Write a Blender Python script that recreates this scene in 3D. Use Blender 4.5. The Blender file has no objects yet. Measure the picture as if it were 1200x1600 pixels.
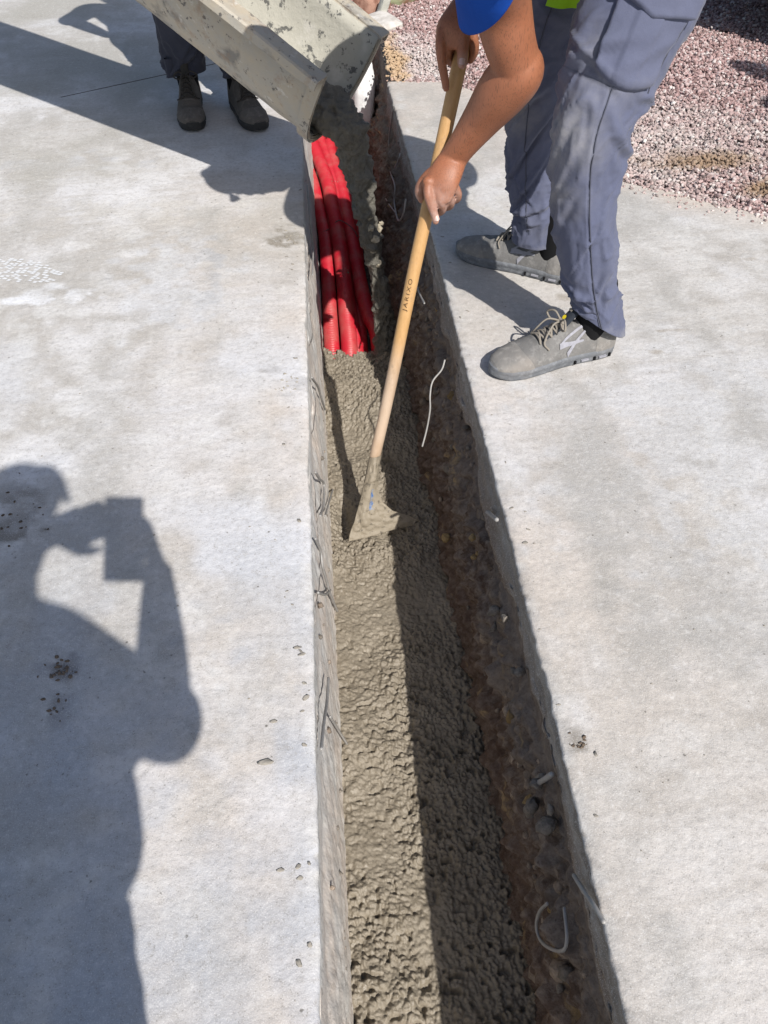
import bpy, math, random
import numpy as np
from mathutils import Vector, Matrix

scene = bpy.context.scene
R = math.radians
random.seed(7)

# ------------------------------------------------------------------ camera, sky, sun, exposure
CAM_H = 1.15
cam_data = bpy.data.cameras.new('camera')
cam = bpy.data.objects.new('camera', cam_data)
scene.collection.objects.link(cam)
cam.location = (0, 0, CAM_H)
cam.rotation_euler = (R(90 - 47.7), 0, R(-4.6))
cam_data.sensor_fit = 'VERTICAL'
cam_data.sensor_height = 36.0
cam_data.lens = 36.0 * 1202.0 / 1600.0
cam_data.clip_start = 0.02
cam_data.clip_end = 2000
scene.camera = cam

SUN_DIR = Vector((-0.38, 0.95, -1.0)).normalized()      # the way the light travels
world = bpy.data.worlds.new('World')
scene.world = world
world.use_nodes = True
wn = world.node_tree
wn.nodes.clear()
w_out = wn.nodes.new('ShaderNodeOutputWorld')
w_bg = wn.nodes.new('ShaderNodeBackground')
w_sky = wn.nodes.new('ShaderNodeTexSky')
w_sky.sky_type = 'NISHITA'
w_sky.sun_disc = False
w_sky.sun_elevation = math.asin(-SUN_DIR.z)
w_sky.sun_rotation = math.atan2(-SUN_DIR.x, -SUN_DIR.y)
w_sky.air_density = 1.0
w_sky.dust_density = 1.6
w_sky.ozone_density = 1.0
w_bg.inputs['Strength'].default_value = 0.096
wn.links.new(w_sky.outputs[0], w_bg.inputs['Color'])
wn.links.new(w_bg.outputs[0], w_out.inputs['Surface'])

sun_data = bpy.data.lights.new('sun', 'SUN')
sun_data.energy = 4.6
sun_data.angle = R(0.55)
sun_data.color = (1.0, 0.96, 0.91)
sun = bpy.data.objects.new('sun', sun_data)
scene.collection.objects.link(sun)
sun.rotation_euler = SUN_DIR.to_track_quat('-Z', 'Y').to_euler()
sun.location = (3, -6, 8)

scene.view_settings.view_transform = 'Standard'
scene.view_settings.look = 'None'
scene.view_settings.gamma = 1.0
scene.view_settings.exposure = 0.28
scene.view_settings.use_curve_mapping = False
scene.cycles.max_bounces = 4
scene.cycles.diffuse_bounces = 2
scene.cycles.use_denoising = True

COL = scene.collection

# ------------------------------------------------------------------ numpy noise
def _hash(ix, iy, iz, seed):
    h = (ix.astype(np.int64) * 374761393 + iy.astype(np.int64) * 668265263 + iz.astype(np.int64) * 2147483647 + seed * 974634541) & 0xFFFFFFFF
    h = ((h ^ (h >> 13)) * 1274126177) & 0xFFFFFFFF
    h = ((h ^ (h >> 16)) * 2246822519) & 0xFFFFFFFF
    return ((h ^ (h >> 15)) & 0xFFFFFF) / float(0xFFFFFF)

def vnoise(p, seed=0):
    """smooth value noise of points (n,3), range -1..1"""
    p = np.asarray(p, float)
    i = np.floor(p).astype(np.int64)
    f = p - i
    u = f * f * f * (f * (f * 6 - 15) + 10)
    out = 0
    for dx in (0, 1):
        wx = u[:, 0] if dx else 1 - u[:, 0]
        for dy in (0, 1):
            wy = u[:, 1] if dy else 1 - u[:, 1]
            for dz in (0, 1):
                wz = u[:, 2] if dz else 1 - u[:, 2]
                out = out + wx * wy * wz * _hash(i[:, 0] + dx, i[:, 1] + dy, i[:, 2] + dz, seed)
    return out * 2 - 1

def fbm(p, seed=0, octaves=4, gain=0.5):
    p = np.asarray(p, float)
    a, s, out = 1.0, 1.0, 0
    for o in range(octaves):
        out = out + a * vnoise(p * s + 17.3 * o, seed + o)
        a *= gain
        s *= 2.03
    return out

def blobs(xy, cell, seed, rmin=0.35, rmax=0.75):
    """rounded aggregate bumps: height of the tallest hemisphere over each point (in metres)"""
    q = xy / cell
    i = np.floor(q).astype(np.int64)
    best = np.zeros(len(q))
    zero = np.zeros(len(q), np.int64)
    for dx in (-1, 0, 1):
        for dy in (-1, 0, 1):
            cx, cy = i[:, 0] + dx, i[:, 1] + dy
            px = cx + _hash(cx, cy, zero, seed)
            py = cy + _hash(cx, cy, zero, seed + 1)
            r = rmin + (rmax - rmin) * _hash(cx, cy, zero, seed + 2)
            d2 = (q[:, 0] - px) ** 2 + (q[:, 1] - py) ** 2
            h = np.sqrt(np.maximum(r * r - d2, 0)) * (0.5 + 0.5 * _hash(cx, cy, zero, seed + 3))
            best = np.maximum(best, h)
    return best * cell

# ------------------------------------------------------------------ object helpers
def put(name, data, parent=None, mat=None, smooth=None):
    o = bpy.data.objects.new(name, data)
    COL.objects.link(o)
    if parent is not None:
        o.parent = parent
        o.matrix_parent_inverse = Matrix.Translation(parent.location).inverted() if parent.type == 'EMPTY' else Matrix.Identity(4)
    if mat is not None:
        data.materials.clear()
        data.materials.append(mat)
    if smooth is not None:
        data.polygons.foreach_set('use_smooth', [smooth] * len(data.polygons))
    return o

def tag(o, label=None, cat=None, group=None, kind=None):
    if label: o['label'] = label
    if cat: o['category'] = cat
    if group: o['group'] = group
    if kind: o['kind'] = kind
    return o

def empty(name, loc, label, cat, group=None):
    o = bpy.data.objects.new(name, None)
    o.empty_display_size = 0.1
    COL.objects.link(o)
    o.location = loc
    return tag(o, label, cat, group)

def mesh_np(name, verts, faces):
    """faces: (n,k) array of equal-sided faces, or a list of such arrays"""
    verts = np.asarray(verts, np.float32)
    fl = faces if isinstance(faces, list) else [faces]
    fl = [np.asarray(f, np.int32) for f in fl if len(f)]
    me = bpy.data.meshes.new(name)
    me.vertices.add(len(verts))
    me.vertices.foreach_set('co', verts.ravel())
    loops = np.concatenate([f.ravel() for f in fl])
    tot = np.concatenate([np.full(len(f), f.shape[1], np.int32) for f in fl])
    start = np.concatenate([[0], np.cumsum(tot)[:-1]]).astype(np.int32)
    me.loops.add(len(loops))
    me.loops.foreach_set('vertex_index', loops)
    me.polygons.add(len(tot))
    me.polygons.foreach_set('loop_start', start)
    me.polygons.foreach_set('loop_total', tot)
    me.update(calc_edges=True)
    me.validate()
    return me

def grid_faces(nu, nv, wrap_v=False):
    """quads of an (nu,nv) vertex grid"""
    iu = np.arange(nu - 1)
    iv = np.arange(nv if wrap_v else nv - 1)
    a, b = np.meshgrid(iu, iv, indexing='ij')
    a, b = a.ravel(), b.ravel()
    c = (b + 1) % nv
    return np.stack([a * nv + b, a * nv + c, (a + 1) * nv + c, (a + 1) * nv + b], 1)

class Parts:
    """collects shapes and gives one mesh"""
    def __init__(self):
        self.v, self.f, self.n = [], [], 0
    def add(self, v, faces):
        v = np.asarray(v, float)
        for f in (faces if isinstance(faces, list) else [faces]):
            f = np.asarray(f, int)
            if len(f): self.f.append(f + self.n)
        self.v.append(v)
        self.n += len(v)
        return self
    def box(self, c, s, rot=None):
        c, s = np.array(c, float), np.array(s, float) / 2
        v = np.array([(x, y, z) for x in (-1, 1) for y in (-1, 1) for z in (-1, 1)], float) * s
        if rot is not None: v = v @ np.array(rot).T
        return self.add(v + c, np.array([(0, 1, 3, 2), (4, 6, 7, 5), (0, 4, 5, 1), (2, 3, 7, 6), (0, 2, 6, 4), (1, 5, 7, 3)]))
    def tube(self, pts, rad, seg=10, ref=(0.13, 0.21, 0.97), ell=None, power=2.0, cap=True):
        v, f = tube_arrays(pts, rad, seg, ref, ell, power, cap)
        return self.add(v, f)
    def mesh(self, name):
        return mesh_np(name, np.concatenate(self.v), self.f)
    def build(self, name, mat, parent=None, smooth=False):
        return put(name, self.mesh(name), parent, mat, smooth)

def frames(pts, ref):
    pts = np.asarray(pts, float)
    t = np.gradient(pts, axis=0)
    t /= np.linalg.norm(t, axis=1)[:, None] + 1e-12
    ref = np.asarray(ref, float)
    out = []
    prev = None
    for k in range(len(pts)):
        r = ref if prev is None else prev
        s = r - t[k] * np.dot(r, t[k])
        s /= np.linalg.norm(s) + 1e-12
        prev = s
        out.append((s, np.cross(t[k], s)))
    return t, np.array([o[0] for o in out]), np.array([o[1] for o in out])

def smooth_path(pts, n):
    """Catmull-Rom through the points (any number of columns)"""
    p = np.asarray(pts, float)
    if len(p) < 3:
        u = np.linspace(0, 1, n)[:, None]
        return p[0] * (1 - u) + p[-1] * u
    p = np.concatenate([[2 * p[0] - p[1]], p, [2 * p[-1] - p[-2]]])
    m = len(p) - 3
    u = np.linspace(0, m - 1e-9, n)
    i = u.astype(int)
    f = (u - i)[:, None]
    a, b, c, d = p[i], p[i + 1], p[i + 2], p[i + 3]
    return 0.5 * (2 * b + (c - a) * f + (2 * a - 5 * b + 4 * c - d) * f ** 2 + (3 * b - a - 3 * c + d) * f ** 3)

def tube_arrays(pts, rad, seg=10, ref=(0.13, 0.21, 0.97), ell=None, power=2.0, cap=True):
    pts = np.asarray(pts, float)
    rad = np.broadcast_to(np.asarray(rad, float), (len(pts),)) if np.ndim(rad) < 2 else np.asarray(rad, float)
    if rad.ndim == 1: rad = np.stack([rad, rad * (1.0 if ell is None else ell)], 1)
    t, s, b = frames(pts, ref)
    if cap:      # rounded ends
        k = [0.0, 0.5, 0.866]
        pre_p = [pts[0] - t[0] * rad[0].mean() * c for c in (0.98, 0.8, 0.45)]
        pre_r = [rad[0] * c for c in (0.12, 0.55, 0.88)]
        post_p = [pts[-1] + t[-1] * rad[-1].mean() * c for c in (0.45, 0.8, 0.98)]
        post_r = [rad[-1] * c for c in (0.88, 0.55, 0.12)]
        pts = np.concatenate([pre_p, pts, post_p])
        rad = np.concatenate([pre_r, rad, post_r])
        s = np.concatenate([[s[0]] * 3, s, [s[-1]] * 3])
        b = np.concatenate([[b[0]] * 3, b, [b[-1]] * 3])
    a = np.linspace(0, 2 * np.pi, seg, endpoint=False)
    ca, sa = np.cos(a), np.sin(a)
    if power != 2.0:
        ca = np.sign(ca) * np.abs(ca) ** (2 / power)
        sa = np.sign(sa) * np.abs(sa) ** (2 / power)
    v = pts[:, None] + s[:, None] * (rad[:, :1] * ca)[..., None] + b[:, None] * (rad[:, 1:] * sa)[..., None]
    f = [grid_faces(len(pts), seg, True)]
    n = len(pts)
    f.append(np.array([list(range(seg))[::-1]]))
    f.append(np.array([[(n - 1) * seg + k for k in range(seg)]]))
    return v.reshape(-1, 3), f

# ------------------------------------------------------------------ material helper
class NT:
    def __init__(self, name, rough=0.8, spec=0.3):
        self.m = bpy.data.materials.new(name)
        self.m.use_nodes = True
        self.t = self.m.node_tree
        self.t.nodes.clear()
        self.out = self.t.nodes.new('ShaderNodeOutputMaterial')
        self.b = self.t.nodes.new('ShaderNodeBsdfPrincipled')
        self.b.inputs['Roughness'].default_value = rough
        self.b.inputs['Specular IOR Level'].default_value = spec
        self.t.links.new(self.b.outputs[0], self.out.inputs['Surface'])
        self.co = self.t.nodes.new('ShaderNodeTexCoord').outputs['Object']
        self.geo = None
    def link(self, a, b): self.t.links.new(a, b)
    def val(self, sock, v):
        if hasattr(v, 'is_linked') or isinstance(v, bpy.types.NodeSocket): self.link(v, sock)
        else: sock.default_value = v
    def world(self):
        if self.geo is None: self.geo = self.t.nodes.new('ShaderNodeNewGeometry')
        return self.geo.outputs['Position']
    def mapping(self, co, scale=(1, 1, 1), rot=(0, 0, 0), loc=(0, 0, 0)):
        n = self.t.nodes.new('ShaderNodeMapping')
        self.link(co, n.inputs['Vector'])
        n.inputs['Scale'].default_value = scale
        n.inputs['Rotation'].default_value = rot
        n.inputs['Location'].default_value = loc
        return n.outputs[0]
    def noise(self, scale, detail=4, rough=0.55, co=None, dist=0.0):
        n = self.t.nodes.new('ShaderNodeTexNoise')
        self.link(co or self.co, n.inputs['Vector'])
        n.inputs['Scale'].default_value = scale
        n.inputs['Detail'].default_value = detail
        n.inputs['Roughness'].default_value = rough
        n.inputs['Distortion'].default_value = dist
        return n.outputs['Fac']
    def voronoi(self, scale, feature='F1', co=None, out='Distance'):
        n = self.t.nodes.new('ShaderNodeTexVoronoi')
        n.feature = feature
        self.link(co or self.co, n.inputs['Vector'])
        n.inputs['Scale'].default_value = scale
        return n.outputs[out]
    def ramp(self, fac, stops, interp='LINEAR'):
        n = self.t.nodes.new('ShaderNodeValToRGB')
        self.link(fac, n.inputs[0])
        cr = n.color_ramp
        cr.interpolation = interp
        while len(cr.elements) < len(stops): cr.elements.new(0.5)
        for e, (p, c) in zip(cr.elements, stops):
            e.position = p
            e.color = (*c, 1) if not np.isscalar(c) else (c, c, c, 1)
        return n.outputs['Color']
    def mix(self, fac, a, b, mode='MIX'):
        n = self.t.nodes.new('ShaderNodeMix')
        n.data_type = 'RGBA'
        n.blend_type = mode
        n.clamp_factor = True
        self.val(n.inputs[0], fac)
        for s, v in ((n.inputs[6], a), (n.inputs[7], b)):
            if isinstance(v, bpy.types.NodeSocket): self.link(v, s)
            else: s.default_value = (*v, 1)
        return n.outputs[2]
    def math(self, op, a, b=None, c=None, clamp=False):
        n = self.t.nodes.new('ShaderNodeMath')
        n.operation = op
        n.use_clamp = clamp
        for s, v in zip(n.inputs, (a, b, c)):
            if v is not None: self.val(s, v)
        return n.outputs[0]
    def sep(self, co=None):
        n = self.t.nodes.new('ShaderNodeSeparateXYZ')
        self.link(co or self.co, n.inputs[0])
        return n.outputs
    def spot(self, c, r, soft=0.5, warp=None, co=None):
        """1 inside an ellipse round c (x,y) with radii r, falling to 0"""
        m = self.mapping(co or self.co, scale=(1 / r[0], 1 / r[1], 0), loc=(-c[0] / r[0], -c[1] / r[1], 0))
        l = self.t.nodes.new('ShaderNodeVectorMath')
        l.operation = 'LENGTH'
        self.link(m, l.inputs[0])
        d = l.outputs['Value']
        if warp is not None: d = self.math('ADD', d, warp)
        return self.math('DIVIDE', self.math('SUBTRACT', 1.0, d), soft, clamp=True)
    def attr(self, name):
        n = self.t.nodes.new('ShaderNodeAttribute')
        n.attribute_name = name
        return n.outputs
    def color(self, c): self.val(self.b.inputs['Base Color'], c if isinstance(c, bpy.types.NodeSocket) else (*c, 1)); return self
    def rough(self, r): self.val(self.b.inputs['Roughness'], r); return self
    def bump(self, h, strength=0.3, dist=0.01):
        n = self.t.nodes.new('ShaderNodeBump')
        n.inputs['Strength'].default_value = strength
        n.inputs['Distance'].default_value = dist
        self.link(h, n.inputs['Height'])
        if self.b.inputs['Normal'].is_linked:
            self.link(self.b.inputs['Normal'].links[0].from_socket, n.inputs['Normal'])
        self.link(n.outputs[0], self.b.inputs['Normal'])
        return self

def simple(name, c, rough=0.6, spec=0.4, var=0.12, scale=40, bump=0.0, metal=0.0):
    k = NT(name, rough, spec)
    f = k.noise(scale, 4)
    lo = tuple(v * (1 - var) for v in c)
    hi = tuple(min(1, v * (1 + var)) for v in c)
    k.color(k.mix(f, lo, hi))
    k.b.inputs['Metallic'].default_value = metal
    if bump: k.bump(f, bump, 0.004)
    return k.m

def lerp(a, b, t):
    return a + (np.asarray(b, float) - a) * np.clip(t, 0, 1)[:, None]
def step(v, lo, hi):
    return np.clip((v - lo) / (hi - lo), 0, 1)
def slab_albedo(x, y, left):
    """broad stains, dust and brush marks of the concrete, as a colour per vertex"""
    P = np.stack([x, y, x * 0 + (3 if left else 9)], 1)
    big = 0.5 + 0.5 * fbm(P * 1.5, 1, 2)
    lo, hi = ((0.43, 0.408, 0.378), (0.53, 0.515, 0.50)) if left else ((0.52, 0.495, 0.46), (0.61, 0.593, 0.572))
    c = lerp(np.tile(np.array(lo), (len(x), 1)), hi, step(big, 0.3, 0.75))
    dust = step(0.5 + 0.42 * fbm(P * 2.8 + 0.2 * fbm(P * 6, 4, 2)[:, None], 2, 4), 0.48, 0.8)
    c = lerp(c, (0.63, 0.63, 0.645), dust * 0.75)
    r8 = R(8); u, w = x * math.cos(r8) + y * math.sin(r8), -x * math.sin(r8) + y * math.cos(r8)
    across = 0.5 + 0.45 * fbm(np.stack([u * 7, w * 50, x * 0], 1), 21, 3)
    along = 0.5 + 0.45 * fbm(np.stack([u * 60, w * 8, x * 0 + 5], 1), 23, 3)
    c = lerp(c, (0.40, 0.37, 0.33), step(across, 0.5, 0.95) * 0.45)
    c = lerp(c, (0.60, 0.59, 0.57), step(along, 0.55, 0.95) * 0.4)
    c = lerp(c, (0.37, 0.345, 0.31), step(0.5 + 0.45 * fbm(P * 9, 25, 4), 0.58, 0.95) * 0.6)
    c = lerp(c, (0.62, 0.615, 0.60), step(0.5 + 0.45 * fbm(P * 17, 27, 3), 0.62, 0.95) * 0.6)
    near = np.clip(1 - np.abs(x - 0.13) / 0.7, 0, 1)
    c = lerp(c, (0.60, 0.525, 0.455), near * step(0.5 + 0.45 * fbm(P * 4.5, 29, 3), 0.0, 0.7) * 0.95)
    wp = fbm(P * 26, 31, 3) * 0.75
    def stain_shade(c, at, r, col, amount, soft=0.6):
        d = np.hypot((x - at[0]) / r[0], (y - at[1]) / r[1]) + wp
        return lerp(c, col, np.clip((1 - d) / soft, 0, 1) * amount)
    if left:
        dirt = (0.085, 0.062, 0.04)
        c = stain_shade(c, (-0.492, 0.722), (0.035, 0.038), dirt, 0.95, 0.3)
        c = stain_shade(c, (-0.485, 0.66), (0.018, 0.04), dirt, 0.8, 0.3)
        c = stain_shade(c, (-0.66, 1.077), (0.085, 0.06), (0.13, 0.115, 0.09), 0.8, 0.35)
        c = stain_shade(c, (-0.69, 1.16), (0.04, 0.04), (0.13, 0.115, 0.09), 0.7, 0.35)
        c = stain_shade(c, (-0.104, 2.169), (0.055, 0.06), (0.20, 0.165, 0.12), 0.9, 0.25)
        c = stain_shade(c, (-0.10, 1.475), (0.03, 0.035), (0.20, 0.165, 0.12), 0.9, 0.25)
        c = stain_shade(c, (-0.14, 1.53), (0.03, 0.012), (0.20, 0.165, 0.12), 0.9, 0.25)
        c = stain_shade(c, (-0.075, 0.752), (0.008, 0.012), (0.22, 0.185, 0.14), 0.9, 0.25)
        c = stain_shade(c, (-0.775, 1.905), (0.11, 0.05), (0.70, 0.71, 0.73), 0.95, 0.4)
        c = stain_shade(c, (-0.78, 2.72), (0.07, 0.03), (0.66, 0.66, 0.66), 0.6)
        c = stain_shade(c, (-0.42, 2.0), (0.16, 0.30), (0.55, 0.565, 0.59), 0.5)
        c = stain_shade(c, (-0.33, 2.02), (0.035, 0.16), (0.36, 0.36, 0.365), 0.6)
        c = stain_shade(c, (-0.95, 2.75), (0.3, 0.08), (0.50, 0.52, 0.56), 0.5)
        c = stain_shade(c, (-0.6, 0.25), (0.5, 0.55), (0.40, 0.41, 0.44), 0.5, 0.8)  # bluish shade at the near end, put into the slab colour
        c = stain_shade(c, (-0.45, 2.35), (0.4, 0.1), (0.53, 0.50, 0.45), 0.5)
    else:
        c = stain_shade(c, (0.80, 1.2), (0.40, 0.33), (0.57, 0.573, 0.58), 0.6)
        c = stain_shade(c, (0.80, 2.3), (0.6, 0.35), (0.63, 0.62, 0.60), 0.7)
        c = stain_shade(c, (0.42, 2.5), (0.16, 0.6), (0.55, 0.515, 0.455), 0.6)
        c = stain_shade(c, (0.353, 0.525), (0.016, 0.016), (0.16, 0.135, 0.10), 0.8, 0.4)
        for k_ in range(16):
            rr = np.random.RandomState(k_)
            c = stain_shade(c, (rr.uniform(0.45, 1.3), rr.uniform(0.3, 2.0)), (rr.uniform(0.02, 0.05), rr.uniform(0.006, 0.02)), (0.33, 0.285, 0.23), 0.7, 0.5)
    # chalky drifts and greyer worn lanes
    c = lerp(c, (0.68, 0.675, 0.68), step(fbm(P * 3.3 + 7, 81, 4) + 0.45 * fbm(P * 19, 83, 2), 0.3, 1.1) * 0.6)
    c = lerp(c, (0.39, 0.375, 0.35), step(fbm(P * (5.5, 2.6, 1) + 3, 85, 4) + 0.3 * fbm(P * 24, 87, 2), 0.25, 1.1) * 0.75)
    for k_ in range(14):            # scuffs dragged by boots and barrows
        rr = np.random.RandomState(50 + k_)
        sx, sy, an = (rr.uniform(-1.1, -0.15) if left else rr.uniform(0.4, 1.3)), rr.uniform(0.3, 2.6), rr.uniform(-0.5, 0.5) + (1.57 if rr.rand() < 0.5 else 0)
        uu, ww = (x - sx) * math.cos(an) + (y - sy) * math.sin(an), -(x - sx) * math.sin(an) + (y - sy) * math.cos(an)
        band = np.clip(1 - np.abs(uu) / rr.uniform(0.10, 0.30), 0, 1) * np.clip(1 - np.abs(ww + 0.25 * uu * uu) / rr.uniform(0.012, 0.04), 0, 1)
        c = lerp(c, (0.66, 0.655, 0.64) if rr.rand() < 0.6 else (0.36, 0.34, 0.31), band * step(vnoise(P * (60, 60, 1), 90 + k_), -0.5, 0.7) * 0.8)
    if left:
        c = lerp(c, (0.37, 0.355, 0.315), step(fbm(P * 2.2, 51, 3), 0.0, 0.9) * step(y, 1.9, 2.5) * 0.8)
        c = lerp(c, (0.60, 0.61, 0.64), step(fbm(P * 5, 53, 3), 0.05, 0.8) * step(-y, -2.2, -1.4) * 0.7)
        c = lerp(c, (0.40, 0.42, 0.455), step(fbm(P * 6, 55, 4), 0.1, 0.9) * step(-y, -1.2, -0.6) * 0.7)  # mottled blue-grey, more of the near-end shade painted in
    edge = np.abs(x - (TR_L if left else TR_R))
    c = lerp(c, (0.60, 0.585, 0.56), np.clip(1 - edge / 0.028, 0, 1) * step(vnoise(P * 34, 35), 0.0, 0.5) * 0.8)
    return c * (0.94 if left else 0.85)

def slab_material(name):
    k = NT(name, 0.86, 0.25)
    co = k.world()
    c = k.attr('albedo')['Color']
    fine = k.noise(75, 4, 0.72, co)
    c = k.mix(k.ramp(fine, [(0.40, 0.0), (0.52, 0.08), (0.70, 0.5)]), c, (0.29, 0.27, 0.245))
    c = k.mix(k.ramp(fine, [(0.30, 0.4), (0.44, 0.0)]), c, (0.64, 0.63, 0.61))
    dots = k.voronoi(260, co=co)
    c = k.mix(k.math('MULTIPLY', k.ramp(dots, [(0.14, 0.75), (0.30, 0.0)]), k.ramp(fine, [(0.42, 0.15), (0.6, 1.0)])), c, (0.24, 0.225, 0.205))
    grit = k.noise(520, 1, 0.6, co)
    c = k.mix(k.ramp(grit, [(0.56, 0.0), (0.72, 0.5)]), c, (0.70, 0.69, 0.67))
    pits = k.ramp(k.voronoi(38, co=co), [(0.06, 0.8), (0.11, 0.0)])
    c = k.mix(k.math('MULTIPLY', pits, k.ramp(fine, [(0.5, 0.0), (0.56, 1.0)])), c, (0.13, 0.12, 0.105))
    k.color(c)
    k.bump(k.noise(28, 5, 0.66, co), 0.38, 0.010)
    return k.m

# ------------------------------------------------------------------ setting: ground, slabs, trench
TR_L, TR_R = -0.064, 0.322           # the saw-cut trench edges
M_SLAB_L = slab_material('concrete_left')
M_SLAB_R = M_SLAB_L

k = NT('gravel_bed', 0.95, 0.2)
f = k.voronoi(62, out='Color', co=k.world())
c = k.mix(k.ramp(f, [(0.0, 0.0), (1.0, 1.0)]), (0.20, 0.145, 0.135), (0.46, 0.38, 0.365))
c = k.mix(k.ramp(k.voronoi(62, co=k.world()), [(0.35, 0.0), (0.75, 0.85)]), c, (0.10, 0.075, 0.068))
k.color(c); k.bump(k.voronoi(62, co=k.world()), 0.9, 0.02)
M_BED = k.m

def edge_l(y):
    y = np.asarray(y, float)
    p = np.stack([y * 0, y, y * 0], 1)
    return TR_L + 0.0010 * fbm(p * 60, 3, 3) + 0.0035 * np.maximum(0, vnoise(p * 11, 5) - 0.45) * -2
def edge_r(y):
    y = np.asarray(y, float)
    p = np.stack([y * 0, y, y * 0], 1)
    return TR_R - np.interp(y, [2.0, 3.4], [0, 0.03]) + 0.0011 * fbm(p * 60, 13, 3) + 0.009 * np.maximum(0, vnoise(p * 26, 15) - 0.62) + 0.004 * vnoise(p * 1.2, 17)

ys = np.unique(np.concatenate([np.linspace(-9, -1.0, 9), np.arange(-1.0, 3.45, 0.006), np.linspace(3.45, 5.4, 200), np.linspace(5.4, 16, 7)]))

def slab(name, y, xe, xo, side, mat, thick):
    """slab with its ragged saw-cut edge xe(y) on the trench side and outer edge xo(y); side=+1 when the trench lies to the right"""
    n = len(y)
    p3 = np.stack([y * 0, y, y * 0], 1)
    reach = np.concatenate([[2.6, 2.1, 1.8, 1.6], np.arange(1.45, 0.02, -0.0115)])
    chip = 0.004 + 0.004 * np.maximum(0, vnoise(p3 * 60, 31))
    cols = [(xo, -0.14 + 0 * y), (xo, -0.004 + 0 * y), (xo + side * 0.004, 0 * y)] + [(np.where((xo + side * 0.02 - (xe - side * d)) * side < 0, xe - side * d, xo + side * (0.004 + 0.0001 * q)), 0 * y) for q, d in enumerate(reach)] + [ (xe - side * chip, 0 * y), (xe, -chip * 0.8)]
    for d in np.linspace(0.012, thick, 13):
        pp = np.stack([y * 55, y * 0 + d * 90, y * 0], 1)
        pq = np.stack([y * 9, y * 0 + d * 40, y * 0 + 4], 1)
        bx = (0.0012 if side > 0 else 0.0036) * fbm(pp, 41, 3) + 0.004 * np.maximum(0, vnoise(pq, 43) - 0.2)
        zz = 0 * y - d + (0.018 * fbm(np.stack([y * 12, y * 0, y * 0], 1), 47, 4) if d > thick - 0.03 else 0)
        cols.append((xe - side * bx + (0.012 * (d / thick) ** 2 * side * (vnoise(p3 * 6, 51) + 0.3)), zz))
    cols.append((xe - side * 0.06, -thick - 0.01 + 0 * y))
    v = np.stack([np.stack([cx, y, cz], 1) for cx, cz in cols], 1)
    f = grid_faces(n, len(cols))
    if side > 0: f = f[:, ::-1]
    me = mesh_np(name, v.reshape(-1, 3), f)
    q = v.reshape(-1, 3)
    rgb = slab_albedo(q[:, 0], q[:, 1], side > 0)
    cutf = (q[:, 2] < -0.006)          # the cut face: slurry, earth stains; left lifted for grazing sun, right painted shade-dark
    pq = np.stack([q[:, 1] * (18 if side > 0 else 6), q[:, 2] * (5 if side > 0 else 60), q[:, 0] * 0], 1)
    cut_stain_shade = lerp(np.tile(np.array((0.52, 0.505, 0.475) if side > 0 else (0.215, 0.185, 0.155)), (len(q), 1)), (0.66, 0.645, 0.615) if side > 0 else (0.33, 0.30, 0.265), step(fbm(pq, 71, 4), -0.4, 0.8))
    cut_stain_shade = lerp(cut_stain_shade, (0.15, 0.105, 0.075) if side < 0 else (0.55, 0.46, 0.385), step(-q[:, 2] + 0.03 * fbm(pq * (2, 0.3, 1), 73, 3), 0.06, 0.12) * 0.8)
    rgb[cutf] = cut_stain_shade[cutf]
    if side < 0:                        # gravel dust trodden over the outer edge
        out_d = xo[:, None].repeat(len(cols), 1).ravel() - q[:, 0] + 0.10 * fbm(q * 6, 75, 3)
        rgb = np.where(cutf[:, None], rgb, lerp(rgb, (0.50, 0.435, 0.375), np.clip(1 - out_d / 0.32, 0, 1) * step(q[:, 1], 1.5, 1.9) * 0.85))
    rgba = np.concatenate([rgb, np.ones((len(rgb), 1))], 1).astype(np.float32)
    me.attributes.new('albedo', 'FLOAT_COLOR', 'POINT').data.foreach_set('color', rgba.ravel())
    o = put(name, me, None, mat)
    return tag(o, kind='structure')

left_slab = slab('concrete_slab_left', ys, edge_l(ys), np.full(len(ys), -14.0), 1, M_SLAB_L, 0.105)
yr = ys[ys < 3.43]
pn = np.stack([yr * 0, yr, yr * 0], 1)
xr = np.interp(yr, [-9, 1.2, 1.6, 1.92, 2.15, 2.45, 2.8, 3.25, 3.40, 3.43], [9, 9, 4.0, 2.1, 1.4, 1.0, 0.86, 0.70, 0.56, 0.34]) + 0.035 * fbm(pn * 6, 61, 4)
right_slab = slab('concrete_slab_right', yr, edge_r(yr), np.maximum(xr, 0.33), -1, M_SLAB_R, 0.105)
left_slab['label'] = 'pale worn concrete slab to the left of the trench'
right_slab['label'] = 'pale dusty concrete slab to the right of the trench'

# narrow saw-cut joint across the far left slab (a real slot)
import bmesh
JC, JA = Vector((-0.665, 3.566, 0)), math.atan2(0.405, 0.702)
ju, jv = Vector((math.cos(JA), math.sin(JA), 0)), Vector((-math.sin(JA), math.cos(JA), 0))
bm = bmesh.new(); bm.from_mesh(left_slab.data)
for n_, h_ in ((jv, 0.0035), (-jv, 0.0035), (ju, 0.405), (-ju, 0.405)):
    bmesh.ops.bisect_plane(bm, geom=bm.verts[:] + bm.edges[:] + bm.faces[:], plane_co=JC + n_ * h_, plane_no=n_)
bm.faces.ensure_lookup_table()
kill = []
for f_ in bm.faces:
    d_ = f_.calc_center_median() - JC
    if abs(d_.z) < 0.001 and abs(d_.dot(jv)) < 0.0034 and abs(d_.dot(ju)) < 0.404: kill.append(f_)
bmesh.ops.delete(bm, geom=kill, context='FACES')
bm.to_mesh(left_slab.data); bm.free()
k = NT('joint_dirt', 0.95, 0.1); k.color((0.10, 0.09, 0.08)); M_JOINT = k.m
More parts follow.
